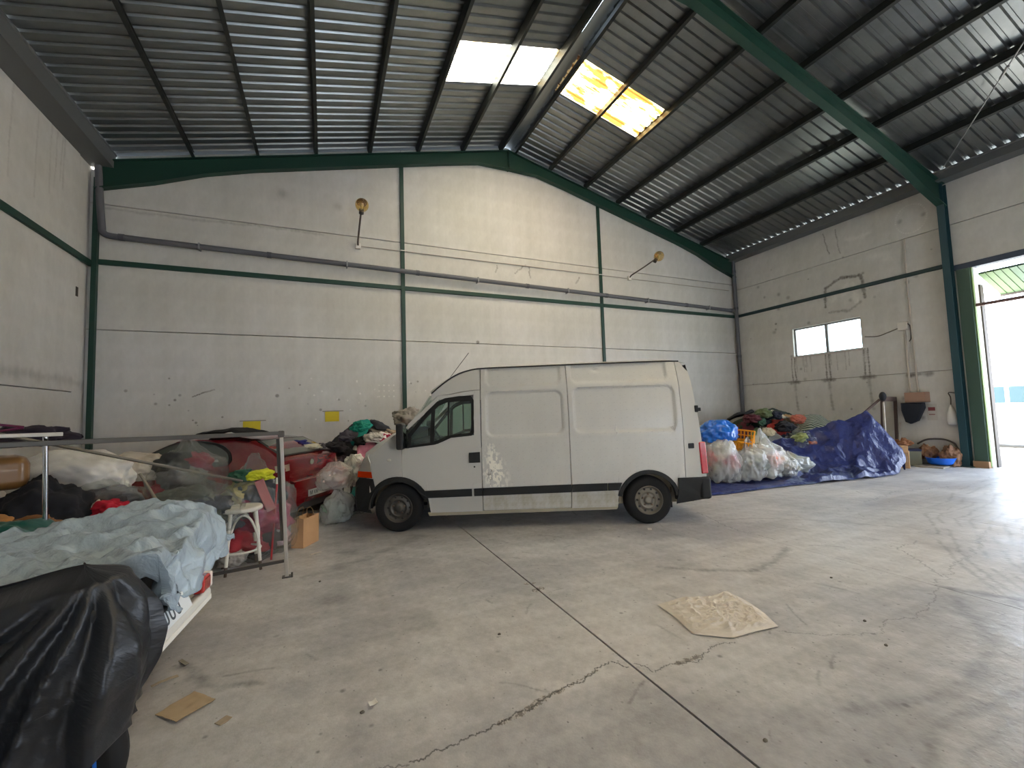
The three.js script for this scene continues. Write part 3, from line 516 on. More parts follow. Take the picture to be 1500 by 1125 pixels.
// nose, bonnet, screen: profiles down the middle, pulled back toward the sides
function nose(name, pts, m, { w0 = -1, w1 = 1, n = 24, out = 0, curve = .2, parent = van } = {}) {
  const N = pts.length - 1; const at = (v) => { const k = min(N - 1, Math.floor(v * N)), t = v * N - k; return pts[k].map((q, i) => lerp(q, pts[k + 1][i], t)); };
  return mesh(name, toCreasedNormals(gridGeo(n, N * 4, (u, v) => { const w = lerp(w1, w0, u), [s, y, pull = curve] = at(v), se = s + pull * Math.abs(w) ** 2.4, hw = VW + flank(se, y) + out; return [se, y - .03 * w * w, -VW + w * hw]; }), .6), m, parent);
}
nose('windscreen', [[-.06, 1.46, .22], [.08, 1.6, .19], [.24, 1.8, .16], [.36, 1.97, .14]], tint, { w0: -.93, w1: .93 });
nose('bonnet', [[-.74, .98, .3], [-.7, 1.1, .27], [-.5, 1.24, .23], [-.25, 1.38, .22], [-.06, 1.47, .2]], vanPlain);
nose('grille', [[-.83, .62, .25], [-.82, .82, .26], [-.75, .98, .3]], vBlack, { w0: -.62, w1: .62 });
for (const k of [0, 1, 2]) nose('grille_bar', [[-.845, .68 + k * .1, .25], [-.84, .71 + k * .1, .25]], vanPlain, { w0: -.45, w1: .45 });
nose('bumper', [[-.8, .26, .2], [-.86, .34, .2], [-.87, .5, .2], [-.85, .66, .2], [-.8, .7, .2]], vTrim, { out: .02 });
for (const sd of [1, -1]) {
  const Z = (s, y, o = 0) => sd > 0 ? flank(s, y) + o : -2 * VW - flank(s, y) - o;
  const strip = (name, pts, m, o = .006, parent = van) => {      // closed outline on the flank, made 12 mm thick
    const s = new THREE.Shape(pts.map((p) => new THREE.Vector2(...p))), g = new THREE.ExtrudeGeometry(s, { depth: .014, bevelEnabled: true, bevelSize: .004, bevelThickness: .004, bevelSegments: 1, curveSegments: 6 }), p = g.attributes.position;
    for (let i = 0; i < p.count; i++) p.setZ(i, Z(p.getX(i), p.getY(i), o + p.getZ(i) - .014)); g.computeVertexNormals(); return mesh(name, g, m, parent);
  };
  // corner of the bumper, lamp, indicator
  const bumperSide = []; for (let a = 0; a <= 8; a++) { const t = lerp(PI, PI * .77, a / 8); bumperSide.push([cos(t) * .45, .325 + sin(t) * .45]); }
  strip('bumper_corner', [[-.66, .28], [-.42, .26], ...bumperSide, [-.37, .76], [-.6, .77], [-.66, .7]], vTrim, .012);
  strip('headlight', [[-.62, .87], [-.4, .865], [-.415, 1.0], [-.46, 1.1], [-.52, 1.05]], phy({ color: hex('#b9b2a4'), roughness: .12, transmission: .25, thickness: 0, clearcoat: 1 }), .008);
  strip('indicator', [[-.63, .785], [-.385, .775], [-.4, .86], [-.62, .866]], phy({ color: hex('#c2370f'), roughness: .2, clearcoat: 1 }), .01);
  // wheel arches
  const arc = (cx, r0, r1, a0, a1, m) => { const q = []; for (let i = 0; i <= 20; i++) { const a = lerp(a0, a1, i / 20); q.push([cx + cos(a) * r1, .325 + sin(a) * r1]); } for (let i = 20; i >= 0; i--) { const a = lerp(a0, a1, i / 20); q.push([cx + cos(a) * r0, .325 + sin(a) * r0]); } return strip('wheel_arch', q, m, .018); };
  arc(0, .395, .465, PI * .99, PI * .11, vTrim); arc(3.6, .4, .45, PI * .93, PI * .06, vTrim);
  // rub strips
  strip('rub_strip', [[.42, .48], [1.062, .488], [1.062, .588], [.4, .58]], vTrim, .02);
  strip('rub_strip', [[1.1, .488], [1.212, .489], [1.212, .59], [1.1, .588]], vTrim, .02);
  strip('rub_strip', [[1.226, .49], [2.485, .5], [2.485, .604], [1.226, .592]], vTrim, .02); strip('rub_strip', [[2.505, .5], [3.0, .505], [3.0, .606], [2.505, .604]], vTrim, .02); strip('rub_strip', [[3.02, .505], [3.17, .508], [3.21, .606], [3.02, .606]], vTrim, .02);
  // fuel flap
  strip('fuel_flap', [[1.075, .6], [1.208, .6], [1.208, .66], [1.17, .675], [1.11, .665], [1.075, .64]], vanPlain, .008);
  strip('door_handle', [[1.04, .965], [1.19, .965], [1.19, 1.105], [1.04, 1.1]], vBlack, .022);
  const keyhole = new THREE.CylinderGeometry(.012, .012, .01, 12); keyhole.rotateX(PI / 2); keyhole.translate(1.11, .9, Z(1.11, .9, .004)); mesh('keyhole', keyhole, vBlack, van);
  const badge = new THREE.SphereGeometry(1, 16, 8); badge.scale(.035, .022, .012); badge.translate(-.12, 1.03, Z(-.12, 1.03, .002)); mesh('side_indicator', badge, phy({ color: hex('#c9c4b6'), roughness: .2, clearcoat: 1 }), van);
  // window: black surround as a ring, dividing bars, panes
  const outer = [[.165, 1.195], [.55, 1.232], [.66, 1.27], [.78, 1.322], [1.08, 1.345], [1.118, 1.39], [1.118, 1.86], [1.075, 1.925], [.9, 1.925], [.7, 1.9], [.585, 1.855], [.42, 1.7], [.28, 1.53], [.165, 1.4]];
  const inner = [[.205, 1.235], [.5, 1.262], [.66, 1.32], [.78, 1.365], [1.06, 1.388], [1.078, 1.41], [1.078, 1.82], [1.05, 1.855], [.9, 1.85], [.72, 1.835], [.61, 1.79], [.45, 1.645], [.31, 1.49], [.205, 1.36]];
  { const s = new THREE.Shape(outer.map((p) => new THREE.Vector2(...p))); s.holes.push(new THREE.Path(inner.slice().reverse().map((p) => new THREE.Vector2(...p)))); const g = new THREE.ExtrudeGeometry(s, { depth: .03, bevelEnabled: false }), p = g.attributes.position; for (let i = 0; i < p.count; i++) p.setZ(i, Z(p.getX(i), p.getY(i), p.getZ(i) - .025)); g.computeVertexNormals(); mesh('window_surround', g, vRubber, van); }
  strip('window_bar', [[.48, 1.24], [.53, 1.24], [.555, 1.8], [.505, 1.76]], vRubber, .0); strip('window_bar', [[.735, 1.34], [.752, 1.34], [.76, 1.86], [.742, 1.86]], vRubber, -.004);
  { const s = new THREE.Shape(inner.map((p) => new THREE.Vector2(...p))), g = new THREE.ShapeGeometry(s), p = g.attributes.position; for (let i = 0; i < p.count; i++) p.setZ(i, Z(p.getX(i), p.getY(i), -.015)); g.computeVertexNormals(); mesh('side_window', g, tint, van); }
  // seam above the door
  // mirror
  { const z = Z(.1, 1.3, .1), q = mesh('mirror', [box(.1, .37, .2, .085, 1.37, z, .03), rod([.13, 1.28, Z(.15, 1.28, -.02)], [.1, 1.3, z], .025), rod([.13, 1.45, Z(.15, 1.4, -.04)], [.1, 1.44, z], .025)], vBlack, van); mesh('mirror_glass', box(.006, .32, .16, .138, 1.37, z), phy({ color: hex('#8d969a'), metalness: 1, roughness: .05 }), q); }
  // rear lamp, hinges, rear bumper
  { const lg = new RoundedBoxGeometry(.1, .46, .14, 2, .02); lg.rotateZ(.045); lg.translate(4.425, .92, Z(4.42, .92, -.05)); mesh('tail_light', lg, phy({ color: hex('#b8202c'), roughness: .18, clearcoat: 1 }), van); }
  mesh('hinge', [box(.05, .1, .05, 4.37, 1.63, Z(4.36, 1.63, -.005), .01), box(.06, .05, .03, 4.4, 1.62, Z(4.36, 1.63, .01), .008)], vBlack, van); mesh('hinge', box(.085, .075, .04, 4.245, 1.1, Z(4.25, 1.1, 0), .01), vBlack, van);
  strip('rear_bumper_side', [[4.0, .285], [4.46, .335], [4.49, .4], [4.49, .62], [4.4, .645], [4.02, .65], [4.03, .5]], vTrim, .03);
  // lower sill lip
  strip('sill_lip', [[.44, .215], [3.14, .225], [3.16, .262], [.42, .262]], paint('#9b937f', .7), -.004);
}
mesh('rear_bumper', box(.16, .32, 2 * VW - .02, 4.43, .49, -VW, .04), vTrim, van);
for (const sd of [1, -1]) { const d = mesh('rear_door', (() => { const g = gridGeo(6, 14, (u, v) => { const y = lerp(.66, 2.3, v); return [4.436 - .09 * (y - 1), y, -VW + sd * lerp(.006, VW + flank(4.43, y) - .006, sd > 0 ? 1 - u : u)]; }); return g; })(), vanPlain, van); mesh('door_glass', (() => { const g = gridGeo(2, 2, (u, v) => { const y = lerp(1.35, 1.95, v); return [4.446 - .09 * (y - 1), y, -VW + sd * lerp(.15, .7, sd > 0 ? 1 - u : u)]; }); return g; })(), paint('#23282a', .1), d); }
// aerial
mesh('aerial', rod([.72, 2.24, -.5], [1.02, 2.62, -.5], .0045, 6), vBlack, van);
// wheels
function wheel(s, z, sd, rimM) {
  const o = new THREE.Group(); o.name = 'wheel'; o.position.set(s, .342, z); van.add(o); if (sd < 0) o.rotation.y = PI;
  const tyre = lathe([[.2, -.1], [.26, -.108], [.305, -.1], [.335, -.075], [.342, -.03], [.342, .03], [.335, .075], [.305, .1], [.26, .108], [.2, .095]], 48); tyre.rotateX(PI / 2); mesh('tyre', tyre, vRubber, o);
  const rim = lathe([[.2, .095], [.205, .1], [.195, .104], [.185, .08], [.175, .05], [.15, .055], [.125, .075], [.11, .08], [.1, .06], [.06, .06], [.055, .085], [.03, .09], [0, .09]], 40); rim.rotateX(PI / 2); mesh('rim', rim, rimM, o);
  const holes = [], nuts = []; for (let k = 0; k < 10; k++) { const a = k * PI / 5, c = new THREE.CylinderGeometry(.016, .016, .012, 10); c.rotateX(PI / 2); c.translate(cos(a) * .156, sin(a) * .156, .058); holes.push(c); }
  for (let k = 0; k < 5; k++) { const a = k * PI * .4 + .3, c = new THREE.CylinderGeometry(.013, .013, .03, 6); c.rotateX(PI / 2); c.translate(cos(a) * .083, sin(a) * .083, .068); nuts.push(c); }
  for (const h of holes) mesh('rim_hole_shade', h, holeShade, o); for (const n of nuts) mesh('wheel_nut', n, paint('#6d5a48', .6, .4), o);  // dark discs set on the rim imitate shaded holes; nothing is cut through
}
const rimA = paint('#56534e', .5, .6), rimB = paint('#7a7469', .5, .5);
for (const sd of [1, -1]) { const z = sd > 0 ? -.13 : -2 * VW + .13; wheel(0, z, sd, rimA); wheel(3.6, z, sd, rimB); for (const s of [0, 3.6]) { const g = new THREE.CylinderGeometry(.44, .44, .34, 28, 1, true, PI, PI); g.rotateX(PI / 2); g.rotateZ(-PI / 2); const w = mesh('wheel_well', (() => { const c = new THREE.CylinderGeometry(.425, .425, .3, 28, 1, true, -PI / 2, PI); c.rotateX(-PI / 2); c.rotateZ(0); c.translate(s, .325, sd > 0 ? -.19 : -2 * VW + .19); return c; })(), vDark, van); } }
mesh('underbody', [between(.6, 4.3, .2, .3, -1.3, -.65, .02), rod([3.6, .325, -.25], [3.6, .325, -1.75], .05), rod([0, .3, -.25], [0, .3, -1.75], .04)], vDark, van);
for (const z of [-.28, -1.7]) mesh('mud_flap', between(3.96, 3.98, .2, .5, z - .12, z + .12), vRubber, van);
// cab: seats, wheel, dashboard
for (const z of [-.55, -1.42]) mesh('seat', [box(.5, .18, .5, .75, .92, z, .06), (() => { const g = box(.14, .66, .48, 0, .33, 0, .06); g.rotateZ(-.18); g.translate(1.02, .98, z); return g; })(), (() => { const g = box(.1, .2, .26, 0, .1, 0, .04); g.rotateZ(-.15); g.translate(1.13, 1.65, z); return g; })()], paint('#3b4248', .9), van);
mesh('dashboard', box(.42, .32, 1.62, .22, 1.12, -VW, .08), paint('#1d2021', .8), van);
{ const g = new THREE.TorusGeometry(.2, .016, 8, 28); g.rotateY(PI / 2); g.rotateZ(.45); g.translate(.5, 1.27, -.55); mesh('steering_wheel', [g, rod([.28, 1.12, -.55], [.5, 1.27, -.55], .025)], vBlack, van); }
mesh('bulkhead', between(1.22, 1.26, .4, 1.95, -2 * VW + .17, -.17), paint('#55595a', .8), van);
// ---------------------------------------------------------------- red hatchback: x forward from its rear bumper, z to its far side
const car = thing('hatchback_car', 'dusty red hatchback car with rear end toward the van', 'car', [-.54, 0, -7.56], 2.5496);
{
  const dusty = dataTex(512, 512, (x, y) => { const a = tn(0, x / 512, y / 512), b = tn(1, x / 128, y / 128), k = clamp(.02 + a * .6 + b * .4); return [lerp(108, 150, k), lerp(8, 92, k * .8), lerp(16, 84, k * .8)]; });
  const red = phy({ map: dusty, roughness: .25, clearcoat: 1, clearcoatRoughness: .08 }), C = .75, belt = .93;
  const st = [[0, .6, .72], [.015, .63, .76], [.05, .66, .78], [.065, .88, .775], [.1, 1.0, .78], [.17, 1.07, .79], [.45, 1.235, .815], [.8, 1.355, .83], [1.2, 1.4, .835], [1.8, 1.415, .84], [2.2, 1.39, .84], [2.6, 1.2, .84], [2.95, 1.0, .835], [3.4, .92, .82], [3.75, .82, .76], [3.9, .65, .66]];
  const sect = (H, hw) => {
    const b = min(belt, H - .02), p = [[hw * .93, .22], [hw * .99, .36], [hw, .55], [hw * .995, .7], [hw * .985, b]];
    if (H > belt + .08) { const rw = (y) => hw * .985 - .52 * (y - belt) * .9; p.push([rw(lerp(belt, H, .5)), lerp(belt, H, .5)], [rw(H - .05), H - .05], [rw(H) - .07, H - .008], [.3, H + .012], [0, H + .018]); }
    else p.push([hw * .97, lerp(b, H, .5)], [hw * .94, H - .004], [hw * .86, H + .006], [.3, H + .02], [0, H + .025]);
    return p;
  };
  const rows = st.map(([t, H, hw]) => { const h = sect(H, hw * .95), out = []; for (const [w, y] of h) out.push([t, y, C - w]); for (const [w, y] of h.slice(0, -1).reverse()) out.push([t, y, C + w]); return out; });
  const N = rows.length - 1, M = rows[0].length - 1;
  // arches cut by lifting the lower edge
  const arch = (t, y) => { for (const c of [.72, 3.15]) { const d = abs(t - c); if (d < .34) { const a = .3 + Math.sqrt(.34 * .34 - d * d); if (y < a) return a; } } return y; };
  const g = gridGeo(M, N * 6, (u, v) => { const q = min(N - 1, Math.floor(v * N)), f = v * N - q, k = Math.round(u * M), a = rows[q][k], b = rows[q + 1][k]; const t = lerp(a[0], b[0], f); return [t, arch(t, lerp(a[1], b[1], f)), lerp(a[2], b[2], f)]; });
  const rear = (() => { const s = rows[0], P = [], I = [], T = []; P.push(0, .4, C); T.push(.5, .5); for (const p of s) { P.push(...p); T.push(p[2], p[1]); } for (let i = 1; i < s.length; i++) I.push(0, i, i + 1); const q = new THREE.BufferGeometry(); q.setAttribute('position', new THREE.Float32BufferAttribute(P, 3)); q.setAttribute('uv', new THREE.Float32BufferAttribute(T, 2)); q.setIndex(I); q.computeVertexNormals(); return q; })();
  mesh('body', [toCreasedNormals(g, .55), rear], red, car);
  const glass = phy({ color: hex('#4d544e'), roughness: .18, clearcoat: .6, clearcoatRoughness: .2 }), black = paint('#141312', .6);
  const rw = (y) => .782 - .468 * (y - belt);
  for (const sd of [-1, 1]) {
    const side = (name, pts, m, off, th = .012) => { const s = new THREE.Shape(); s.moveTo(...pts[0]); s.splineThru(pts.slice(1).concat([pts[0]]).map((p) => new THREE.Vector2(...p))); const q = new THREE.ExtrudeGeometry(s, { depth: th, bevelEnabled: false, curveSegments: 40 }), p = q.attributes.position; for (let i = 0; i < p.count; i++) p.setZ(i, C + sd * (rw(p.getY(i)) + off - (sd > 0 ? th - p.getZ(i) : p.getZ(i)))); q.computeVertexNormals(); mesh(name, q, m, car); };
    side('window_seal', [[1.0, 1.03], [1.12, .945], [1.8, .93], [2.5, .93], [2.98, .95], [2.62, 1.16], [2.2, 1.325], [1.75, 1.345], [1.35, 1.29], [1.1, 1.17]], black, .014);
    side('side_window', [[1.05, 1.04], [1.16, .97], [1.8, .96], [2.5, .96], [2.88, .97], [2.57, 1.15], [2.18, 1.295], [1.75, 1.315], [1.38, 1.26], [1.14, 1.15]], glass, .018);
    const z = C + sd * .8; mesh('wing_mirror', box(.12, .12, .16, 2.72, 1.0, C + sd * .89, .04), red, car);
    for (const t of [.72, 3.15]) { const ty = lathe([[.16, -.09], [.26, -.1], [.3, -.06], [.3, .06], [.26, .1], [.16, .09]], 28); ty.rotateX(PI / 2); ty.translate(t, .3, C + sd * .65); const w = mesh('wheel', ty, vRubber, car); const rm = lathe([[0, .07], [.1, .075], [.17, .06], [.175, .09]], 24); rm.rotateX(sd * PI / 2); rm.translate(t, .3, C + sd * .65); mesh('rim', rm, paint('#77756f', .5, .5), w); }
    mesh('door_handle', box(.16, .035, .03, 1.7, .82, C + sd * .8, .01), red, car);
    // tail lamp wraps round the corner
    const lp = gridGeo(10, 4, (u, v) => { const w = lerp(.36, .77, u), y = lerp(.855, .955, v) + .035 * (u < .5 ? 0 : u - .5) * -1; return [.05 - .0 + .02 * v + .13 * sst(.66, .8, w), y, C + sd * (w + .02)]; }); mesh('tail_light', lp, phy({ color: hex('#a48d7b'), roughness: .25, clearcoat: .8, side: THREE.DoubleSide }), car);
  }
  const hatch = (name, t0, y0, w0, t1, y1, w1, m, off) => mesh(name, gridGeo(8, 6, (u, v) => { const w = lerp(-lerp(w0, w1, v), lerp(w0, w1, v), u); return [lerp(t0, t1, v) - off * .5 + .05 * (w / .6) ** 2 * .4, lerp(y0, y1, v) + off - .012 * (w / .6) ** 2, C + w]; }), m, car);
  hatch('window_seal', .15, 1.065, .66, .68, 1.325, .57, phy({ color: hex('#1a1817'), roughness: .6, side: THREE.DoubleSide }), .016); hatch('rear_window', .18, 1.08, .61, .65, 1.31, .53, phy({ color: hex('#5d625a'), roughness: .3, clearcoat: .4, side: THREE.DoubleSide }), .022);
  mesh('bumper_ledge', (() => { const q = gridGeo(20, 2, (u, v) => { const w = lerp(-.74, .74, u); return [lerp(-.012, .06, v) + .1 * abs(w / .74) ** 5, .655 + .006 * v, C + w]; }); return q; })(), phy({ color: hex('#8d5a50'), roughness: .8, side: THREE.DoubleSide }), car);
  mesh('bumper', (() => { const q = gridGeo(24, 6, (u, v) => { const w = lerp(-.76, .76, u); return [-.015 - .02 * sin(PI * v) + .1 * abs(w / .76) ** 5, lerp(.3, .655, v), C + w]; }); return q; })(), red, car);
  mesh('tailgate_panel', (() => { const q = gridGeo(20, 6, (u, v) => { const w = lerp(-.62, .62, u); return [.052 - .012 * sin(PI * v) + .01 * abs(w / .62) ** 3, lerp(.67, 1.0, v), C + w]; }); return q; })(), red, car);
  const bd = new THREE.CylinderGeometry(.045, .045, .012, 20); bd.rotateZ(PI / 2); bd.translate(.03, .93, C - .1); mesh('badge', bd, paint('#a7a39a', .35, .7), car);
  const plateT = (() => { const c = document.createElement('canvas'); c.width = 256; c.height = 56; const x = c.getContext('2d'); x.fillStyle = '#b9b7ae'; x.fillRect(0, 0, 256, 56); x.fillStyle = '#3b3a38'; x.font = 'bold 46px sans-serif'; x.fillText('M VK', 22, 45); const t = new THREE.CanvasTexture(c); t.colorSpace = THREE.SRGBColorSpace; return t; })();
  mesh('number_plate', (() => { const q = new THREE.PlaneGeometry(.5, .11); q.rotateY(-PI / 2); q.translate(-.045, .43, C - .05); return q; })(), std({ map: plateT, roughness: .6 }), car);
  { const st = poly([[0, -.05], [.05, .0], [.045, .035], [0, .03], [-.045, .035], [-.05, 0]], .004); st.rotateX(-.43); st.translate(1.27, 1.02, C - rw(1.02) - .025); mesh('window_sticker', st, paint('#d8d4cc', .7), car); }
  mesh('underbody', between(.1, 3.7, .16, .35, C - .62, C + .62), vDark, car);
}
// a black garment on its roof and a pale sticker-like cloth stay with the clothes below

// ---------------------------------------------------------------- covered trailer with light board, grey sheet over it
const trailer = thing('light_trailer', 'low trailer with white light board, plate and red lamp under a grey sheet', 'trailer', [-.775, 0, -3.05], -.105);
{
  mesh('bed', between(-2.5, -.3, .34, .78, -.72, .5, .03), paint('#3a3c3d', .8), trailer);
  mesh('light_board', between(-.03, .03, .49, .575, -.47, .52, .02), paint('#cfcdc6', .5), trailer);
  mesh('reflector_strip', between(.028, .034, .5, .53, -.45, .5), paint('#e6e3da', .35), trailer);
  const c = document.createElement('canvas'); c.width = 512; c.height = 112; const x = c.getContext('2d'); x.fillStyle = '#dfe3e4'; x.fillRect(0, 0, 512, 112); x.fillStyle = '#3c4347'; x.font = 'bold 104px sans-serif'; x.fillText('L UUU', 90, 94); const t = new THREE.CanvasTexture(c); t.colorSpace = THREE.SRGBColorSpace;
  const p = new THREE.PlaneGeometry(.5, .11); p.rotateX(-.35); p.rotateY(PI / 2); p.translate(.012, .63, .1); mesh('number_plate', p, std({ map: t, roughness: .45, side: THREE.DoubleSide }), trailer);
  mesh('plate_lamp', box(.05, .03, .1, 0, .69, .2, .01), paint('#1c1c1c', .6), trailer);
  const lamp = box(.075, .1, .13, .005, .63, -.36, .02); mesh('tail_light', lamp, phy({ color: hex('#a8201a'), roughness: .2, clearcoat: 1 }), trailer); mesh('lamp_end', box(.07, .1, .035, .005, .63, -.445, .012), phy({ color: hex('#e6ddd0'), roughness: .25, clearcoat: 1 }), trailer);
  for (const z of [-.82, .6]) { const w = new THREE.TorusGeometry(.2, .07, 10, 24); w.translate(-1.2, .27, z); const o = mesh('wheel', w, vRubber, trailer); const d = new THREE.CylinderGeometry(.15, .15, .05, 20); d.rotateX(PI / 2); d.translate(-1.2, .27, z); mesh('rim', d, galv, o); }
}
{
  const crinkle = dataTex(512, 512, (x, y) => { const a = 1 - abs(tn(0, x / 512, y / 512)) * 2.2, b = 1 - abs(tn(1, x / 300, y / 210)) * 2; return clamp(.25 + .4 * a + .25 * b); }, false);
  const greySheet = phy({ color: hex('#9dabb4'), roughness: .26, bumpMap: crinkle, bumpScale: .012 });
  const Lx = 1.28, Lz = .66, cx = -2.08, cz = -3.5, ov = .38;
  solo('plastic_sheet', 'pale grey plastic sheet draped over the low trailer', 'sheet', sheet(170, 110, (u, v) => {
    const a = lerp(-Lx - ov, Lx + ov, u), b = lerp(Lz + ov * .4, -Lz - ov, v), da = max(0, abs(a) - Lx), db = max(0, abs(b) - Lz), sa = Math.sign(a), sb = Math.sign(b);
    const corner = da > 0 && db > 0 ? min(da, db) / ov : 0, dr = Math.hypot(da, db) * (1 - .25 * corner), k = sst(0, .15, dr);
    const f1 = ridge(a * 2.1 + b * 1.3 + 3, b * 2.6 - a * .5, 1.5, 3), f2 = fbm(a * 4 + b * 2, b * 4, 7, 3), f3 = max(-.3, ridge(a * 5.5 - b * 3, b * 6 + a, 11, 3)), hang = (sin((da > db ? b * 11 : a * 9) + 3 * f2) * .05 + .03 * f3) * k;
    let x = cx + sa * (min(abs(a), Lx) + .1 * da + .03 * corner) + (da > db ? sa * hang : 0), z = cz + sb * (min(abs(b), Lz) + .12 * db + .02 * corner) + (db >= da ? sb * hang : 0);
    const hemlift = a > 0 ? .22 * sst(-.05, -.75, b) : 0;
    let y = .87 + .085 * f1 + .06 * f2 + .055 * f3 + .07 * sst(-.3, .9, a) + .05 * sin(a * 2.7 + b * 2.4 + 1) - dr * (1 - hemlift * .9) * (a > 0 ? .92 : 1);
    return [x + .04 * f2 * k, max(y, .6 + .02 * f2 + .05 * sst(-.3, .4, b)), z + .04 * f2 * k];
  }, .004, (u, v) => [u * 3, v * 2]), greySheet);
  solo('teal_sheet', 'dark teal plastic sheet bunched at the edge beside the grey sheet', 'sheet', sheet(40, 30, (u, v) => { const a = lerp(-.45, .5, u), b = lerp(.28, -.3, v); return [-2.2 + a * .95, .93 + .05 * ridge(a * 4, b * 4, 3, 3) + .06 * (1 - v) - .3 * sst(.7, 1, u) - .16 * sst(.25, 0, v), -4.28 + b]; }, .004), phy({ color: hex('#0e4a42'), roughness: .4 }));
}
// ---------------------------------------------------------------- covered motorcycle in front
const bike = thing('motorcycle', 'motorcycle hidden under a black cover, rear wheel with blue rim showing', 'motorcycle', [-1.06, 0, -2.36]);
{
  for (const x of [0, -1.28]) {
    const w = new THREE.Group(); w.name = 'wheel'; w.position.set(x, .31, 0); bike.add(w);
    const ty = lathe([[.23, -.05], [.27, -.065], [.3, -.05], [.31, 0], [.3, .05], [.27, .065], [.23, .05]], 48); ty.rotateX(PI / 2); mesh('tyre', ty, vRubber, w);
    const rm = lathe([[.2, .035], [.235, .05], [.235, -.05], [.2, -.035], [.2, .035]], 48); rm.rotateX(PI / 2); mesh('rim', rm, paint('#1a1a1c', .4, .5), w);
    const tp = new THREE.TorusGeometry(.222, .008, 6, 60); tp.translate(0, 0, .046); mesh('rim_tape', tp, paint('#1f6fd0', .4), w);
    const hub = new THREE.CylinderGeometry(.05, .05, .12, 16); hub.rotateX(PI / 2); mesh('hub', hub, galv, w);
    for (let k = 0; k < 5; k++) { const a = k * PI * .4; mesh('spoke', rod([cos(a) * .04, sin(a) * .04, 0], [cos(a) * .21, sin(a) * .21, 0], .014, 6), paint('#1a1a1c', .4, .5), w); }
  }
  mesh('frame', [rod([0, .31, -.08], [-.45, .45, -.06], .03), rod([-.45, .45, 0], [-1.0, .85, 0], .04), rod([-1.28, .31, .09], [-1.0, .98, .06], .025), rod([-1.28, .31, -.09], [-1.0, .98, -.06], .025), rod([-.45, .45, 0], [-.1, .75, 0], .03)], paint('#2a2b2d', .5, .6), bike);
  mesh('engine', box(.4, .3, .3, -.6, .42, 0, .05), paint('#4a4b4c', .5, .6), bike); mesh('seat', box(.75, .1, .24, -.25, .84, 0, .05), vBlack, bike); mesh('tank', (() => { const q = new THREE.SphereGeometry(.2, 18, 12); q.scale(1.3, .75, .8); q.translate(-.75, .88, 0); return q; })(), paint('#28323c', .3), bike);
  mesh('handlebar', rod([-.98, 1.0, -.3], [-.98, 1.0, .3], .015), galv, bike); mesh('tail', box(.24, .1, .2, .12, .9, 0, .04), vBlack, bike); mesh('side_stand', rod([-.5, .3, .1], [-.46, 0, .2], .014), galv, bike);
}
{
  const polyBlack = phy({ color: hex('#1c1e22'), roughness: .42, bumpMap: dataTex(512, 512, (x, y) => { const u = x / 512, v = y / 512, a = 1 - abs(tn(0, u * 2 + v, v * .5)) * 3, b = tn(1, u * 3, v * 3); return clamp(.35 + .3 * a + .25 * b); }, false), bumpScale: .004 });
  const x0 = -2.7, x1 = -.93, cz = -2.42, L = x1 - x0;
  solo('bike_cover', 'crumpled black plastic cover draped over the motorcycle in the corner', 'cover', sheet(220, 80, (u, v) => {
    // once round the bike: far side, the round tail, near side
    const arc = lerp(0, 2 * L + .8, u), a = arc < L ? 0 : arc > L + .8 ? PI : (arc - L) / .8 * PI;
    const px = arc < L ? x0 + arc : arc > L + .8 ? x1 - (arc - L - .8) : x1, dx = sin(a), dz = -cos(a);
    const top = 1.0 + .1 * sst(-1.3, -.9, px) + .03 * sin(px * 3.2) - .12 * sst(-1.7, -2.6, px), hem = .36 + .08 * dx + .035 * fbm(arc * 2.2, 2, 3, 2) - .03 * (dz > .5 ? sst(-1, -2, px) : 0), y = lerp(top, hem, v);
    const r = .15 * sst(0, .1, v) + (.09 + .05 * dx) * sst(.08, .55, v) - .09 * dx * sst(.6, 1, v) + .03 * (1 - dx) * v;
    // long folds that fan out from the tail end of the seat
    const ex = px + dx * .2, fan = dz > -.2 ? Math.atan2(ex + .78, max(.02, 1.2 - y)) : arc * .8, w = 11 * fan + 2.2 * fbm(fan * 2, y * 1.5, 5, 2);
    const f = .032 * (1 - 2 * abs(sin(w) ** 3)) * sst(0, .3, v) + .02 * (1 - abs(sin(w * 2.3 + 1)) * 2) * sst(.1, .6, v) + .035 * fbm(arc * 2.4, v * 2.6, 2, 3) + .012 * ridge(arc * 6 + y * 5, y * 4, 6, 2);
    const R = max(0, r + f * sst(0, .2, v)); return [px + dx * R * .95, y + .02 * fbm(arc * 4, v * 4, 9, 3), cz + dz * R];
  }, .004, (u, v) => [u * 6, v * 1.6]), polyBlack);
}
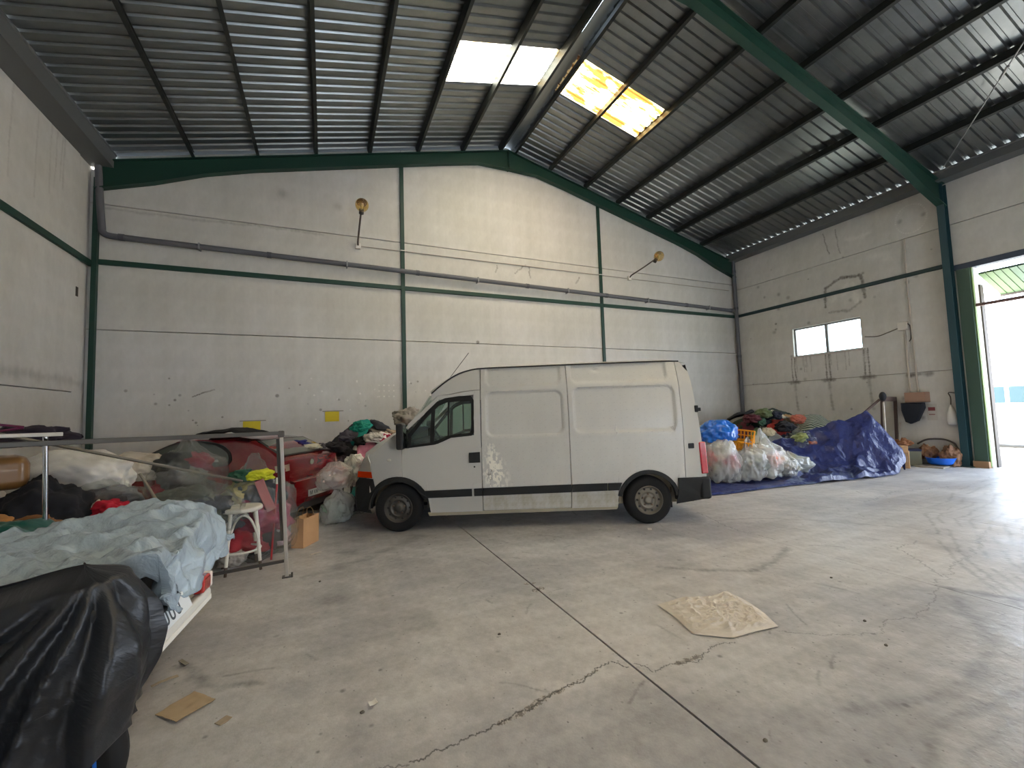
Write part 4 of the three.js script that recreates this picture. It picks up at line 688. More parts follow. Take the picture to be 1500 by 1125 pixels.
// ---------------------------------------------------------------- stall frame of tubes
const rack = thing('stall_frame', 'dismantled market stall frame of grey steel tubes beside the red car', 'frame');
{
  const m = paint('#b3aca0', .4, .5), d = paint('#4d4a45', .45, .5), P = [-.43, 1.52, -5.24], F = [-.37, 0, -5.22];
  mesh('post', bar(F, P, .035, .035, .005), m, rack); mesh('foot', [box(.09, .012, .07, F[0], .006, F[2]), rod([F[0] + .05, 0, F[2] + .03], [F[0] + .05, .05, F[2] + .03], .01)], d, rack);
  mesh('top_bar', bar([-3.3, 1.57, -3.6], [P[0], 1.52, P[2]], .03, .04, .005), d, rack);
  mesh('top_bar', bar([-3.2, 1.63, -3.62], [-1.86, 1.61, -4.44], .05, .03, .005), m, rack);
  mesh('joint', box(.06, .07, .06, P[0], 1.51, P[2], .01), d, rack); mesh('brace', bar([-.47, 1.46, -5.3], [-.44, .32, -5.5], .028, .028), d, rack);
  mesh('low_bar', bar([-.4, .16, -5.26], [-1.15, .12, -5.28], .03, .03, .004), d, rack);
  const c = mesh('chrome_post', rod([-1.985, .8, -4.55], [-1.98, 1.6, -4.49], .016, 14), phy({ color: hex('#d7dadd'), metalness: 1, roughness: .12 }), rack); mesh('collar', rod([-1.98, 1.53, -4.495], [-1.98, 1.56, -4.493], .024, 14), d, c);
}
solo('steel_tube', 'long thin steel tube lying slanted across the bags', 'tube', rod([-2.9, 1.92, -4.0], [-.85, .99, -5.66], .014, 10), paint('#6b655a', .45, .5));
solo('steel_tube', 'short steel tube poking from the bags above the grey sheet', 'tube', rod([-1.67, 1.18, -5.37], [-1.46, .82, -5.28], .013, 10), paint('#7d7668', .45, .5));
// low table with white rim
{
  const t = thing('low_table', 'white rimmed table top loaded with clothes behind the grey sheet', 'table', [-2.7, 0, -4.75], .3);
  mesh('table_top', box(1.5, .04, .5, 0, .79, 0, .01), paint('#cfcac0', .6), t); for (const [x, z] of [[-.68, -.2], [.68, -.2], [-.68, .2], [.68, .2]]) mesh('leg', rod([x, 0, z], [x, .775, z], .02), galv, t);
}
// ---------------------------------------------------------------- stool, red stick, paper bag
{
  const w = paint('#d9d3c6', .5), o = thing('bar_stool', 'white painted bentwood stool standing among the bags', 'stool', [-.86, 0, -5.74], .25), H = .7;
  const seat = lathe([[0, H], [.19, H], [.205, H - .012], [.205, H - .04], [.19, H - .05], [0, H - .05]], 32); mesh('seat', seat, w, o);
  const lg = (a, y) => { const r = lerp(.235, .165, y / H); return [cos(a) * r, y, sin(a) * r]; };
  for (let k = 0; k < 4; k++) {
    const a = PI / 4 + k * PI / 2, b = a + PI / 2; mesh('leg', rod(lg(a, .1), lg(a, H - .04), .017, 12, .02), w, o); mesh('leg_tip', rod(lg(a, 0), lg(a, .1), .014, 12, .017), paint('#4a3a2c', .7), o);
    const A = lg(a, .3), B = lg(b, .3), A2 = lg(a, .56), B2 = lg(b, .56), M = (p, q, y, s = 1) => [(p[0] + q[0]) / 2 * s, y, (p[2] + q[2]) / 2 * s];
    mesh('hoop', tube([A, [lerp(A[0], B[0], .12) * 1.04, .45, lerp(A[2], B[2], .12) * 1.04], [lerp(A2[0], B2[0], .25), .57, lerp(A2[2], B2[2], .25)], M(A2, B2, .615), [lerp(A2[0], B2[0], .75), .57, lerp(A2[2], B2[2], .75)], [lerp(A[0], B[0], .88) * 1.04, .45, lerp(A[2], B[2], .88) * 1.04], B], .012, 8, 36), w, o);
  }
  const ring = new THREE.TorusGeometry(.185, .012, 8, 36); ring.rotateX(PI / 2); ring.translate(0, .22, 0); mesh('foot_ring', ring, w, o);
  const s = thing('broom_handle', 'thin red stick with white tip leaning by the stool', 'stick'); mesh('shaft', rod([-.585, .01, -5.9], [-.535, .9, -6.0], .011, 10), paint('#a3161d', .35), s); mesh('tip', rod([-.536, .88, -6.0], [-.533, .955, -6.005], .016, 10), paint('#d7d2c6', .5), s);
  // brown paper bag
  const b = thing('paper_bag', 'brown paper carrier bag with twisted handles on the floor', 'bag', [-.24, 0, -6.42], 1.02), kraft = std({ color: hex('#c49b70'), roughness: .85, side: THREE.DoubleSide, bumpMap: grain, bumpScale: .004 });
  const W = .34, D = .17, HB = .37, wall = (f) => toCreasedNormals(gridGeo(10, 10, f), .5);
  const cr = (u, v, s) => .012 * ridge(u * 3 + s, v * 3, s, 2) * sin(PI * u);
  mesh('front', wall((u, v) => [lerp(-W / 2, W / 2, u), v * HB, D / 2 * (1 + .05 * v) + cr(u, v, 1)]), kraft, b); mesh('back', wall((u, v) => [lerp(W / 2, -W / 2, u), v * HB, -D / 2 * (1 + .05 * v) - cr(u, v, 2)]), kraft, b);
  for (const s of [-1, 1]) mesh('gusset', wall((u, v) => [s * (W / 2 - .03 * v * (1 - abs(2 * u - 1))), v * HB, lerp(D / 2, -D / 2, u) * (1 + .05 * v)]), kraft, b);
  mesh('bottom', box(W, .004, D, 0, .003, 0), kraft, b);
  for (const s of [-1, 1]) mesh('handle', tube([[-.06, HB - .01, s * .088], [-.055, HB + .09, s * .06], [0, HB + .115, s * .05], [.055, HB + .09, s * .06], [.06, HB - .01, s * .088]], .005, 6, 24), paint('#8f7048', .8), b);
}
// ---------------------------------------------------------------- clothes, bags and odd things
const filmBump = dataTex(512, 512, (x, y) => clamp(.3 + .5 * (1 - abs(tn(0, x / 300, y / 300)) * 3) + .25 * (1 - abs(tn(1, x / 170, y / 120)) * 3)), false); filmBump.repeat.set(3, 2);
const film = phy({ bumpMap: filmBump, bumpScale: .006, specularIntensity: .6, color: hex('#f0f2f0'), roughness: .14, transmission: .95, thickness: 0, side: THREE.DoubleSide });
const filmWhite = phy({ bumpMap: filmBump, bumpScale: .009, specularIntensity: .8, color: hex('#f2f2ef'), roughness: .22, transmission: .74, thickness: 0, side: THREE.DoubleSide });
// a garment thrown on a heap: grid draped on the height field hf, with folds and a ragged outline
function garment(hf, cx, cz, w, d, turn, c, label, group, seed, { lift = .03, amp = .06, name = 'garment', m } = {}) {
  const ca = cos(turn), sa = sin(turn), nu = 26, nv = 22;
  const g = sheet(nu, nv, (u, v) => {
    const ru = 2 * u - 1, rv = 1 - 2 * v, wob = 1 + .28 * fbm(ru * 1.3 + seed, rv * 1.3, seed, 2), sq = 1 / max(.75, Math.hypot(ru, rv) ** .6);
    const a = ru * w / 2 * wob * sq, b = rv * d / 2 * wob * sq, x = cx + a * ca + b * sa, z = cz - a * sa + b * ca, e = max(abs(ru), abs(rv));
    const fold = ridge(a * 3.4 / w + seed, b * 2.1 / d, seed * 1.3, 3), y = hf(x, z) + lift + amp * (.7 * fold + .9 * fbm(a * 5 + seed, b * 5, seed, 3)) - .05 * sst(.7, 1, e);
    return [x, max(.012, y), z];
  }, .012, (u, v) => [u * w * 4, v * d * 4]);
  return solo(name, label, 'clothing', g, m ?? fabric(c), [0, 0, 0], 0, group);
}
function wad(x, y, z, rx, ry, rz, c, label, group, seed, { name = 'garment', cat = 'clothing', m, turn = 0 } = {}) { return solo(name, label, cat, sack(rx, ry, rz, seed, { detail: 4, lump: .3, crease: .16, cf: 3.4, flat: .5 }), m ?? fabric(c), [x, y, z], turn, group); }
// a plastic bag with clothes inside: film and bundles
function bag(x, y, z, rx, ry, rz, turn, label, colors, seed, { m = film, neck = .75, group, lump = .16, crease = .1 } = {}) {
  const o = thing('plastic_bag', label, 'bag', [x, y, z], turn, group), R = rng(seed * 77 + 5);
  mesh('film', sack(rx, ry, rz, seed, { detail: 6, neck, lump, crease, flat: .55, cf: 4.5 }), m, o);
  const n = colors.length; colors.forEach((c, i) => { const a = i / n * 2 * PI + R(), q = i % 3 === 2 ? .2 : i ? .4 : .1, s = sack(rx * .56, ry * .36, rz * .56, seed + i * 3.1, { detail: 3, lump: .3, crease: .12, flat: .6 }); s.translate(cos(a) * rx * q, .02 + ry * (.04 + 1.12 * (i % 3) / 3), sin(a) * rz * q); mesh('bundle', s, fabric(c), o); });
  return o;
}
// stripes for blankets and a printed strap
const stripes = (a, b, n, c) => dataTex(256, 64, (x, y) => { const k = (x / 256 * n) % 1, q = tn(0, x / 256, y / 64) * 12; const col = k < .45 ? a : c && k > .8 ? c : b; return [col[0] + q, col[1] + q, col[2] + q]; });
const R5 = rng(2024), pick = (a) => a[Math.floor(R5() * a.length)];
const tones = [['black', '#16161a'], ['charcoal', '#2a2b30'], ['navy', '#1b2240'], ['white', '#d3d0c8'], ['grey', '#7e7c78'], ['crimson', '#8f1d33'], ['pink', '#c76f86'], ['teal', '#1d8f86'], ['beige', '#a8987d'], ['brown', '#5c4433'], ['olive', '#4b5138'], ['blue', '#2d4a8f'], ['cream', '#c7bda6'], ['maroon', '#4d1a24'], ['pale blue', '#8fa6b8'], ['plum', '#4a2d48']];
const kinds = ['shirt', 'jumper', 'trousers', 'jacket', 'skirt', 'scarf', 'dress', 'cardigan', 'towel', 'blouse'];

// --- heap between the red car and the van, against the back wall
const heapA = (x, z) => { const q = Math.hypot((x - .88) / 1.55, (z + 9.75) / 1.22); return max(0, 1.56 * (1 - q ** 1.6)) + (q < 1 ? .07 * fbm(x * 3, z * 3, 1, 3) : 0); };
function core(name, label, hf, x0, x1, z0, z1, c) { const g = sheet(50, 50, (u, v) => { const x = lerp(x0, x1, u), z = lerp(z1, z0, v); return [x, max(.01, hf(x, z) - .03), z]; }, .01); const o = solo(name, label, 'clothing', g, fabric(c)); o.userData.kind = 'stuff'; return o; }
core('clothes_heap', 'tangled grey clothes deep inside the heap by the red car', heapA, -.65, 2.4, -11.04, -8.65, '#77716a');
const specA = [   // x, z, width, depth, turn, colour, words
  [.75, -9.35, .8, .7, .3, '#1a191d', 'black jacket sprawled on top of the heap by the van'], [.5, -9.1, .6, .5, 1.1, '#232128', 'charcoal jumper sliding down the heap toward the red car'],
  [.95, -9.6, .5, .4, .8, '#16897c', 'teal shirt at the very top of the heap by the van'], [1.02, -9.2, .32, .5, .5, '#d9d6d0', 'white blouse hanging down the heap by the van windscreen'],
  [.72, -8.95, .4, .3, 2, '#1f9a92', 'bright turquoise scarf halfway down the heap by the van'], [.85, -8.85, .6, .4, .2, '#cfcac4', 'white and pink dress low on the heap by the van'],
  [1.3, -9.15, .5, .4, 1.4, '#a61f45', 'crimson skirt on the heap near the van bonnet'], [1.5, -9.3, .5, .45, .9, '#b3a48c', 'beige blouse on the heap near the van windscreen'],
  [1.75, -9.4, .5, .4, .2, '#9c2b22', 'rust red garment on the heap behind the van mirror'], [2.0, -9.7, .6, .5, 1, '#b9b0a2', 'cream garment at the back edge of the heap behind the van'],
  [.25, -9.4, .6, .5, .7, '#151316', 'black trousers on the side of the heap toward the red car'], [.1, -9.8, .6, .5, 1.8, '#3a1f2a', 'maroon cardigan at the back of the heap by the wall'],
  [.55, -9.9, .6, .6, .1, '#25242a', 'charcoal coat at the back of the heap by the wall'], [1.3, -10.0, .7, .6, 2.2, '#2b2c33', 'dark slate coat on top of the heap by the wall'],
  [.65, -8.75, .5, .35, 2.6, '#17151a', 'black top at the foot of the heap behind the white bags'], [1.15, -8.9, .4, .35, 1.9, '#cf6f88', 'pink top low on the heap by the van bonnet'],
  [-.05, -10.2, .6, .5, .4, '#23306b', 'navy blue garment behind the red car by the wall'], [-.25, -10.55, .5, .4, 1.3, '#b9b9b4', 'pale grey garment behind the red car by the wall'],
  [1.7, -10.2, .7, .5, .5, '#5d5a57', 'grey blanket on the far side of the heap behind the van'], [1.0, -10.5, .8, .5, .2, '#3c3a3b', 'dark grey blanket on the heap against the back wall']];
specA.forEach(([x, z, w, d, t, c, l], i) => garment(heapA, x - .27, z + .12, w * 1.15, d, t, c, l, 'clothes heaped between the red car and the van', 3 + i * 1.7, { lift: .04 + .02 * (i % 3), amp: .075 }));
[[.95, 1.42, -9.5, .16, .12, .14, '#15836f', 'teal knitted wad crowning the heap by the van'], [1.2, 1.2, -9.2, .17, .12, .15, '#c7c2ba', 'white crumpled top near the crown of the heap'], [1.42, 1.12, -9.25, .16, .13, .14, '#97203f', 'raspberry crumpled top near the crown of the heap'], [.45, 1.05, -9.2, .2, .13, .17, '#201e22', 'black crumpled jumper on the slope toward the red car'], [1.65, 1.2, -9.55, .2, .14, .18, '#a79984', 'beige crumpled cloth on the heap behind the van mirror'], [1.72, 1.5, -9.95, .26, .22, .22, '#948d84', 'grey crumpled sack high behind the van windscreen']].forEach(([x, y, z, a, b, c, k, l], i) => wad(x - (i < 5 ? .27 : 0), y - .08, z + .1, a * 1.15, b, c, k, l, 'clothes heaped between the red car and the van', 60 + i * 2.3));
// bags squeezed between the car and the van
bag(.2, 0, -7.45, .24, .3, .22, .4, 'grey green plastic sack on the floor before the van bumper', ['#6b7a5e', '#7f8f80'], 5, { m: filmWhite });
bag(.16, .52, -7.55, .27, .24, .25, .2, 'white and pink plastic bag squeezed behind the red car', ['#c99a92', '#d7c7bd', '#b07a78'], 9, { m: filmWhite, neck: .4 });
bag(.44, .5, -7.95, .25, .26, .24, 1, 'white plastic bag wedged beside the van headlight', ['#e0dcd8', '#c9c2bf'], 12, { m: filmWhite, neck: .5 });
bag(.4, 0, -7.95, .26, .3, .24, 1, 'dark plastic sack under the white bag by the van headlight', ['#2c2a2c', '#45403f'], 14, { m: film, neck: .3 });
// on and over the red car
solo('black_jacket', 'black jacket lying on the roof of the red car', 'clothing', sheet(40, 24, (u, v) => { const a = lerp(-.52, .52, u), b = lerp(.25, -.25, v), x = -1.4 + a * .83 + b * .5, z = -8.4 + a * .56 - b * .83; return [x, 1.43 + .09 * (1 - (a / .55) ** 2) + .03 * ridge(a * 4, b * 5, 2, 3) - .03 * sst(.7, 1, abs(2 * v - 1)), z]; }, .012), fabric('#121214'));
wad(-.42, 1.17, -8.62, .16, .06, .12, '#222a6b', 'deep blue cloth on the rear window of the red car', 'clothes heaped between the red car and the van', 331); wad(-.22, 1.12, -8.5, .14, .05, .1, '#c9c4ae', 'cream cloth on the tailgate edge of the red car', 'clothes heaped between the red car and the van', 334); wad(-.08, 1.1, -8.62, .1, .06, .09, '#4a4848', 'grey cloth on the tailgate edge of the red car', 'clothes heaped between the red car and the van', 337);
// --- bags and sacks left of the stall frame
const heapL = 'bags heaped behind the stall frame';
[[-3.0, 0, -6.3, .55, .5, .5, '#4a4742', 'dark grey sack at the bottom by the concrete wall'], [-2.2, 0, -6.3, .5, .46, .45, '#3a3634', 'brown grey sack at the bottom beneath the white sack'], [-1.65, 0, -6.35, .45, .45, .4, '#2e2d2f', 'charcoal sack at the bottom beneath the clear bags'], [-2.5, 0, -5.45, .45, .42, .38, '#2a2826', 'black sack at the bottom behind the white rimmed table'], [-1.65, 0, -5.6, .42, .36, .34, '#333436', 'dark sack at the bottom behind the grey sheet']].forEach(([x, y, z, a, b, c, k, l], i) => { const o = solo('cloth_sack', l, 'sack', sack(a, b, c, 21 + i * 3, { detail: 4, lump: .12, crease: .07 }), fabric(k), [x, y, z], i * .7, heapL); });
const sackWhite = dataTex(256, 256, (x, y) => { const a = tn(0, x / 256, y / 256), w = (x >> 1 & 1) ^ (y >> 1 & 1) ? 6 : 0; return [206 + 14 * a - w, 202 + 14 * a - w, 194 + 14 * a - w]; });
solo('woven_sack', 'big stuffed off-white woven sack lying on the bags', 'sack', sack(.62, .3, .34, 33, { detail: 7, lump: .1, crease: .045, flat: .5, cf: 5 }), std({ map: sackWhite, roughness: .55 }), [-2.48, .92, -6.12], -.42, heapL);
solo('woven_sack', 'loose pale sack end folded behind the big white sack', 'sack', sack(.33, .2, .26, 39, { detail: 5, lump: .16, crease: .1 }), std({ map: sackWhite, roughness: .6, color: hex('#d9d2c8') }), [-1.98, 1.0, -6.45], .3, heapL);
bag(-2.08, .56, -5.78, .45, .3, .3, -.4, 'clear bag with pink, orange and olive clothes under the white sack', ['#6e6a68', '#7d7a35', '#3a3438', '#b3262f', '#d0653a', '#77767c', '#2d2b2e'], 41, { neck: .2 });
solo('black_sack', 'black cloth bundle in front of the white sack', 'clothing', sack(.33, .36, .3, 44, { detail: 5, lump: .2, crease: .1 }), fabric('#0f1016'), [-2.36, .6, -5.36], .2, heapL);
bag(-1.55, .68, -6.4, .38, .4, .34, .3, 'clear bag of grey and pink clothes before the car window', ['#3a3937', '#6f6c68', '#2c2d2c', '#b04a50', '#8f8d88', '#7a2230'], 47, { neck: .55 });
bag(-1.28, .48, -5.56, .4, .34, .3, .1, 'clear bag of dark clothes just above the grey sheet', ['#3d4038', '#2b2f38', '#585b52', '#b8a94a', '#23252b'], 52, { neck: .6 });
bag(-.8, 0, -6.2, .44, .62, .36, .2, 'large clear bag of bright clothes behind the white stool', ['#3b3a3d', '#8e2f48', '#3d4148', '#a03038', '#565459', '#b7ab7a', '#8a8c90', '#d3c7bf', '#2c5a44', '#7d7f83', '#b04a62', '#4a4d52'], 57, { neck: .35 });
bag(-.58, 0, -6.32, .26, .4, .24, .5, 'small clear bag with pink clothes next to the red stick', ['#d3a7ad', '#cfc6c2', '#b54f5c'], 61, { neck: .4 });
wad(-.74, .93, -6.1, .14, .07, .12, '#c5c62a', 'bright yellow cloth on top of the bag behind the stool', heapL, 71);
wad(-.92, .92, -6.15, .13, .08, .12, '#27503a', 'green cloth on top of the bag behind the stool', heapL, 73);
solo('knit_strap', 'red and white herringbone strap hanging over the bag by the stool', 'strap', sheet(24, 6, (u, v) => { const t = u, w = lerp(-.05, .05, v); return [-.72 + .14 * t + w * .9, .95 - .36 * t + .02 * sin(PI * t) + w * .4, -5.93 + .1 * sin(PI * t * .9)]; }, .008, (u, v) => [u * 2, v]), std({ map: stripes([186, 26, 44], [214, 196, 190], 12, [40, 20, 28]), roughness: .9 }));
solo('suitcase', 'tan leather suitcase at the edge behind the chrome post', 'suitcase', box(.75, .3, .4, 0, .15, 0, .08), phy({ color: hex('#8a6236'), roughness: .4, clearcoat: .3 }), [-2.85, 1.12, -5.3], .5);
wad(-2.35, 1.5, -5.05, .28, .1, .2, '#1d1420', 'dark purple garment hung over the frame bars', heapL, 77, { turn: .4 });
solo('coat_hanger', 'thin magenta hanger resting on the frame bars', 'hanger', tube([[-2.62, 1.64, -4.62], [-2.48, 1.72, -4.66], [-2.2, 1.67, -4.72], [-2.5, 1.625, -4.66]], .01, 6, 40, true, .1), paint('#5b1238', .4));
[[-2.52, .8, -4.7, .3, .11, .18, '#a4713a', 'orange brown cloth on the white rimmed table'], [-2.9, .8, -4.6, .3, .16, .2, '#b0836a', 'salmon coloured cloth at the far end of the table'], [-2.2, .81, -4.85, .16, .07, .12, '#7c5430', 'brown cloth at the near end of the table'], [-1.9, .78, -5.42, .13, .09, .12, '#b3142e', 'bright red cloth between the black bundle and clear bag'], [-1.99, .84, -5.4, .05, .06, .04, '#cfc3ae', 'cream trainer sole beside the bright red cloth']].forEach(([x, y, z, a, b, c, k, l], i) => wad(x, y, z, a, b, c, k, l, heapL, 83 + i * 2));
wad(-.98, 0, -5.9, .14, .1, .12, '#a19b92', 'grey cloth under the white stool', heapL, 95);

// --- right corner: clothes heap along the wall
const heapB = (x, z) => { const q = Math.hypot((x - 12.3) / 2.3, (z + 9.0) / 2.0), e = Math.hypot((x - 12.75) / 1.45, (z + 7.75) / 1.05); return max(0, 1.42 * (1 - q ** 1.9), 1.2 * (1 - e ** 2)) + (q < 1 ? .06 * fbm(x * 2.5, z * 2.5, 5, 3) : 0); };
core('clothes_heap', 'tangled grey clothes deep inside the corner heap', heapB, 9.9, 14.2, -11.0, -6.4, '#736e68');
const groupB = 'clothes heaped in the window corner';
const specB = [[10.75, -8.7, .7, .6, .3, '#4a151d', 'maroon jumper at the end of the corner heap nearest the van'], [11.3, -8.6, .7, .6, .9, '#1c2431', 'navy coat high on the corner heap'], [11.15, -8.05, .6, .5, 1.6, '#5c6b4c', 'olive print dress on the corner heap above the blue bag'], [11.75, -8.5, .8, .6, .2, '#20222a', 'black coat on the crest of the corner heap'],
  [11.9, -8.0, .5, .5, .5, '#8d3a33', 'brick red shirt on the corner heap'], [12.1, -8.35, .5, .3, 1.1, '#c9bfa8', 'cream cap-like cloth on the crest of the corner heap'], [11.6, -7.75, .7, .6, 2.2, '#1f2030', 'dark navy trousers on the front of the corner heap'], [12.45, -8.1, .5, .45, .1, '#9c7a55', 'tan garment on the crest of the corner heap'],
  [12.6, -8.5, .9, .7, .7, '#1d2a22', 'dark green coat at the back of the corner heap'], [11.0, -7.6, .6, .5, .4, '#34353a', 'charcoal garment low on the corner heap by the crate'], [11.5, -7.35, .5, .45, 1.8, '#3f3f45', 'slate garment at the foot of the corner heap'], [13.2, -8.0, .8, .7, 1.2, '#33463a', 'forest green garment on the corner heap by the wall'],
  [11.25, -8.35, .35, .3, 1, '#b9b49c', 'pale print scarf on the corner heap'], [11.95, -7.65, .4, .3, .6, '#8a8f93', 'light grey top on the front of the corner heap'], [13.6, -7.3, .7, .6, .3, '#2d3b33', 'dark green blanket at the wall end of the corner heap'], [12.2, -9.6, 1.0, .8, .5, '#2a2b30', 'black blanket at the back of the corner heap'], [10.6, -9.4, .8, .7, 1, '#3b3032', 'dark brown garment at the back wall end of the corner heap']];
specB.forEach(([x, z, w, d, t, c, l], i) => garment(heapB, x, z, w, d, t, c, l, groupB, 101 + i * 1.9, { lift: .05 + .02 * (i % 3), amp: .09 }));
garment(heapB, 12.35, -7.55, 1.5, 1.2, .75, '#fff', 'green and white striped blanket on the corner heap', groupB, 151, { lift: .1, amp: .07, m: std({ map: stripes([42, 62, 48], [148, 152, 140], 7), roughness: .95 }), name: 'blanket' });
garment(heapB, 13.3, -7.25, .9, .6, .3, '#fff', 'green striped towel low at the wall end of the heap', groupB, 155, { lift: .08, amp: .06, m: std({ map: stripes([58, 78, 60], [120, 128, 112], 5), roughness: .95 }), name: 'blanket' });
[[11.05, 1.12, -8.35, .22, .14, .2, '#4b1a22', 'wine red wad on the corner heap'], [11.5, 1.25, -8.3, .2, .15, .18, '#55603f', 'green print wad on the crest of the corner heap'], [11.85, 1.2, -8.2, .2, .14, .18, '#1a1d2b', 'navy wad on the crest of the corner heap'], [12.2, 1.05, -7.8, .2, .14, .18, '#a35b48', 'terracotta wad above the striped blanket'], [11.6, .9, -7.75, .2, .14, .2, '#26262e', 'black wad on the front of the corner heap']].forEach(([x, y, z, a, b, c, k, l], i) => wad(x, y, z, a, b, c, k, l, groupB, 161 + i * 2.7));
bag(11.1, .35, -7.0, .4, .34, .35, .3, 'clear bag of grey and rust clothes on the tarpaulin edge', ['#77756f', '#a0553f', '#8f9a63', '#5c5b58', '#b5afa5'], 171, { neck: .4 });
// blue tarpaulin: flat along the floor, pulled up into a peak at its far end
{
  const ridgePts = [[9.4, -7.7, .5], [10.4, -7.3, .66], [11.3, -6.85, .92], [12.28, -6.12, 1.36]], seg = (x, z) => { let best = [9, 0]; for (let k = 0; k < 3; k++) { const [ax, az, ah] = ridgePts[k], [bx, bz, bh] = ridgePts[k + 1], dx = bx - ax, dz = bz - az, t = clamp(((x - ax) * dx + (z - az) * dz) / (dx * dx + dz * dz)), d = Math.hypot(x - ax - dx * t, z - az - dz * t); if (d < best[0]) best = [d, lerp(ah, bh, t), t + k]; } return best; };
  const hf = (x, z) => { const [d, h] = seg(x, z), wide = x > 12.28 ? .6 : .92; return h * max(0, 1 - d / wide); };
  const creaseB = dataTex(512, 512, (x, y) => clamp(.3 + .5 * (1 - abs(tn(0, x / 512, y / 512)) * 2.6) + .2 * tn(1, x / 200, y / 200)), false);
  const tarp = phy({ color: hex('#262f62'), roughness: .36, bumpMap: creaseB, bumpScale: .02 });
  solo('tarpaulin', 'dark blue tarpaulin spread on the floor and pulled into a peak', 'tarpaulin', sheet(190, 90, (u, v) => {
    const x = lerp(6.55, 12.95, u), zf = lerp(-5.78, -5.3, sst(.1, .75, u)) - .6 * sst(.86, 1, u) + .1 * fbm(u * 7, 2, 3, 3), zb = lerp(-7.3, -8.0, sst(0, .5, u)) + 1.3 * sst(.75, 1, u), z = lerp(zf, zb, v);
    const h = hf(x, z), f = fbm(x * 2.6, z * 3.2, 4, 4), r = ridge(x * 1.5 + z * .8, z * 2.2 - x * .4, 8, 3), low = sst(.3, 0, h);
    const wr = low * (.13 * max(0, r + .15) + .05 * max(0, ridge(x * 4.5, z * 6, 2, 2)) + .02 * max(0, f + .2)) * (.35 + sst(8.2, 10, x)) + (1 - low) * (.09 * r + .05 * f + .075 * max(-.2, ridge(x * 3.2 - z * 2, z * 3.5 + x, 3, 3)));
    return [x + .03 * f * (1 - low), max(.008, .012 + h + wr * (v < .015 ? .3 : 1)), z];
  }, .005, (u, v) => [u * 5, v * 2]), tarp);
}
// bags and crate standing on the tarpaulin
const groupC = 'clear bags on the blue tarpaulin';
bag(7.75, .03, -6.62, .36, .62, .36, .2, 'tall clear bag with red and white clothes behind the van bumper', ['#b9b5b0', '#b0303a', '#cfccc6', '#7b7a78', '#c4313a', '#d8d5d0', '#514f50', '#e0ddd8'], 181, { m: filmWhite, group: groupC, neck: .3 });
bag(8.35, .03, -6.42, .4, .46, .34, .5, 'clear bag of pale and grey clothes next to the tall bag', ['#c7c5bd', '#6f7470', '#b8b7af', '#8f958f', '#d7d6d0'], 185, { m: filmWhite, group: groupC });
bag(8.95, .03, -6.55, .5, .5, .4, .1, 'largest crinkled clear bag with white and orange clothes below the crate', ['#d9d7d3', '#d08a78', '#c9cdd0', '#e2e0dc', '#c8735f', '#b3b6b8'], 189, { m: filmWhite, group: groupC, crease: .12 });
bag(9.35, .03, -6.32, .32, .3, .26, .8, 'small clear bag of white clothes before the crinkled bag', ['#d6d6d2', '#b9bab6', '#e0e0dc'], 193, { m: filmWhite, group: groupC });
bag(9.95, .03, -6.62, .5, .26, .3, -.3, 'low silvery grey bag at the end of the bag row', ['#9fa39e', '#84877f', '#c0c2bd'], 197, { m: phy({ color: hex('#b9bcb6'), roughness: .28, transmission: .35, thickness: 0, side: THREE.DoubleSide }), group: groupC, crease: .14, neck: .5 });
solo('blue_bag', 'bright blue plastic bag piled on the clear bags', 'bag', sack(.42, .3, .36, 203, { detail: 6, lump: .16, crease: .11, cf: 4 }), phy({ color: hex('#0b62c4'), roughness: .3, clearcoat: .4 }), [7.88, .86, -6.75], .3);
wad(8.1, .5, -7.2, .5, .3, .4, '#3a3b40', 'dark bundle under the blue bag behind the clear bags', groupC, 207, { cat: 'bundle', name: 'cloth_bundle' });
{
  const c = thing('plastic_crate', 'yellow plastic crate with slotted sides tilted on the bags', 'crate', [8.5, .74, -6.62], .55), y = paint('#e0960c', .45); c.rotation.set(.15, .55, .42);
  const W = .5, H = .26, D = .34;
  for (const s of [-1, 1]) { mesh('rim', box(W, .03, .025, 0, H, s * D / 2, .006), y, c); mesh('rim', box(.025, .03, D, s * W / 2, H, 0, .006), y, c); mesh('base_bar', box(W, .03, .02, 0, .015, s * D / 2, .005), y, c); mesh('base_bar', box(.02, .03, D, s * W / 2, .015, 0, .005), y, c); mesh('middle_bar', box(W, .02, .015, 0, H * .52, s * D / 2, .004), y, c); mesh('middle_bar', box(.015, .02, D, s * W / 2, H * .52, 0, .004), y, c); for (let k = 0; k < 8; k++) mesh('slat', box(.022, H, .014, -W / 2 + .01 + k * (W - .02) / 7, H / 2, s * D / 2, .004), y, c); for (let k = 1; k < 5; k++) mesh('slat', box(.014, H, .022, s * W / 2, H / 2, -D / 2 + k * D / 5, .004), y, c); }
  for (let k = 0; k < 9; k++) mesh('floor_bar', box(.026, .012, D, -W / 2 + .03 + k * (W - .06) / 8, .008, 0), y, c);
}
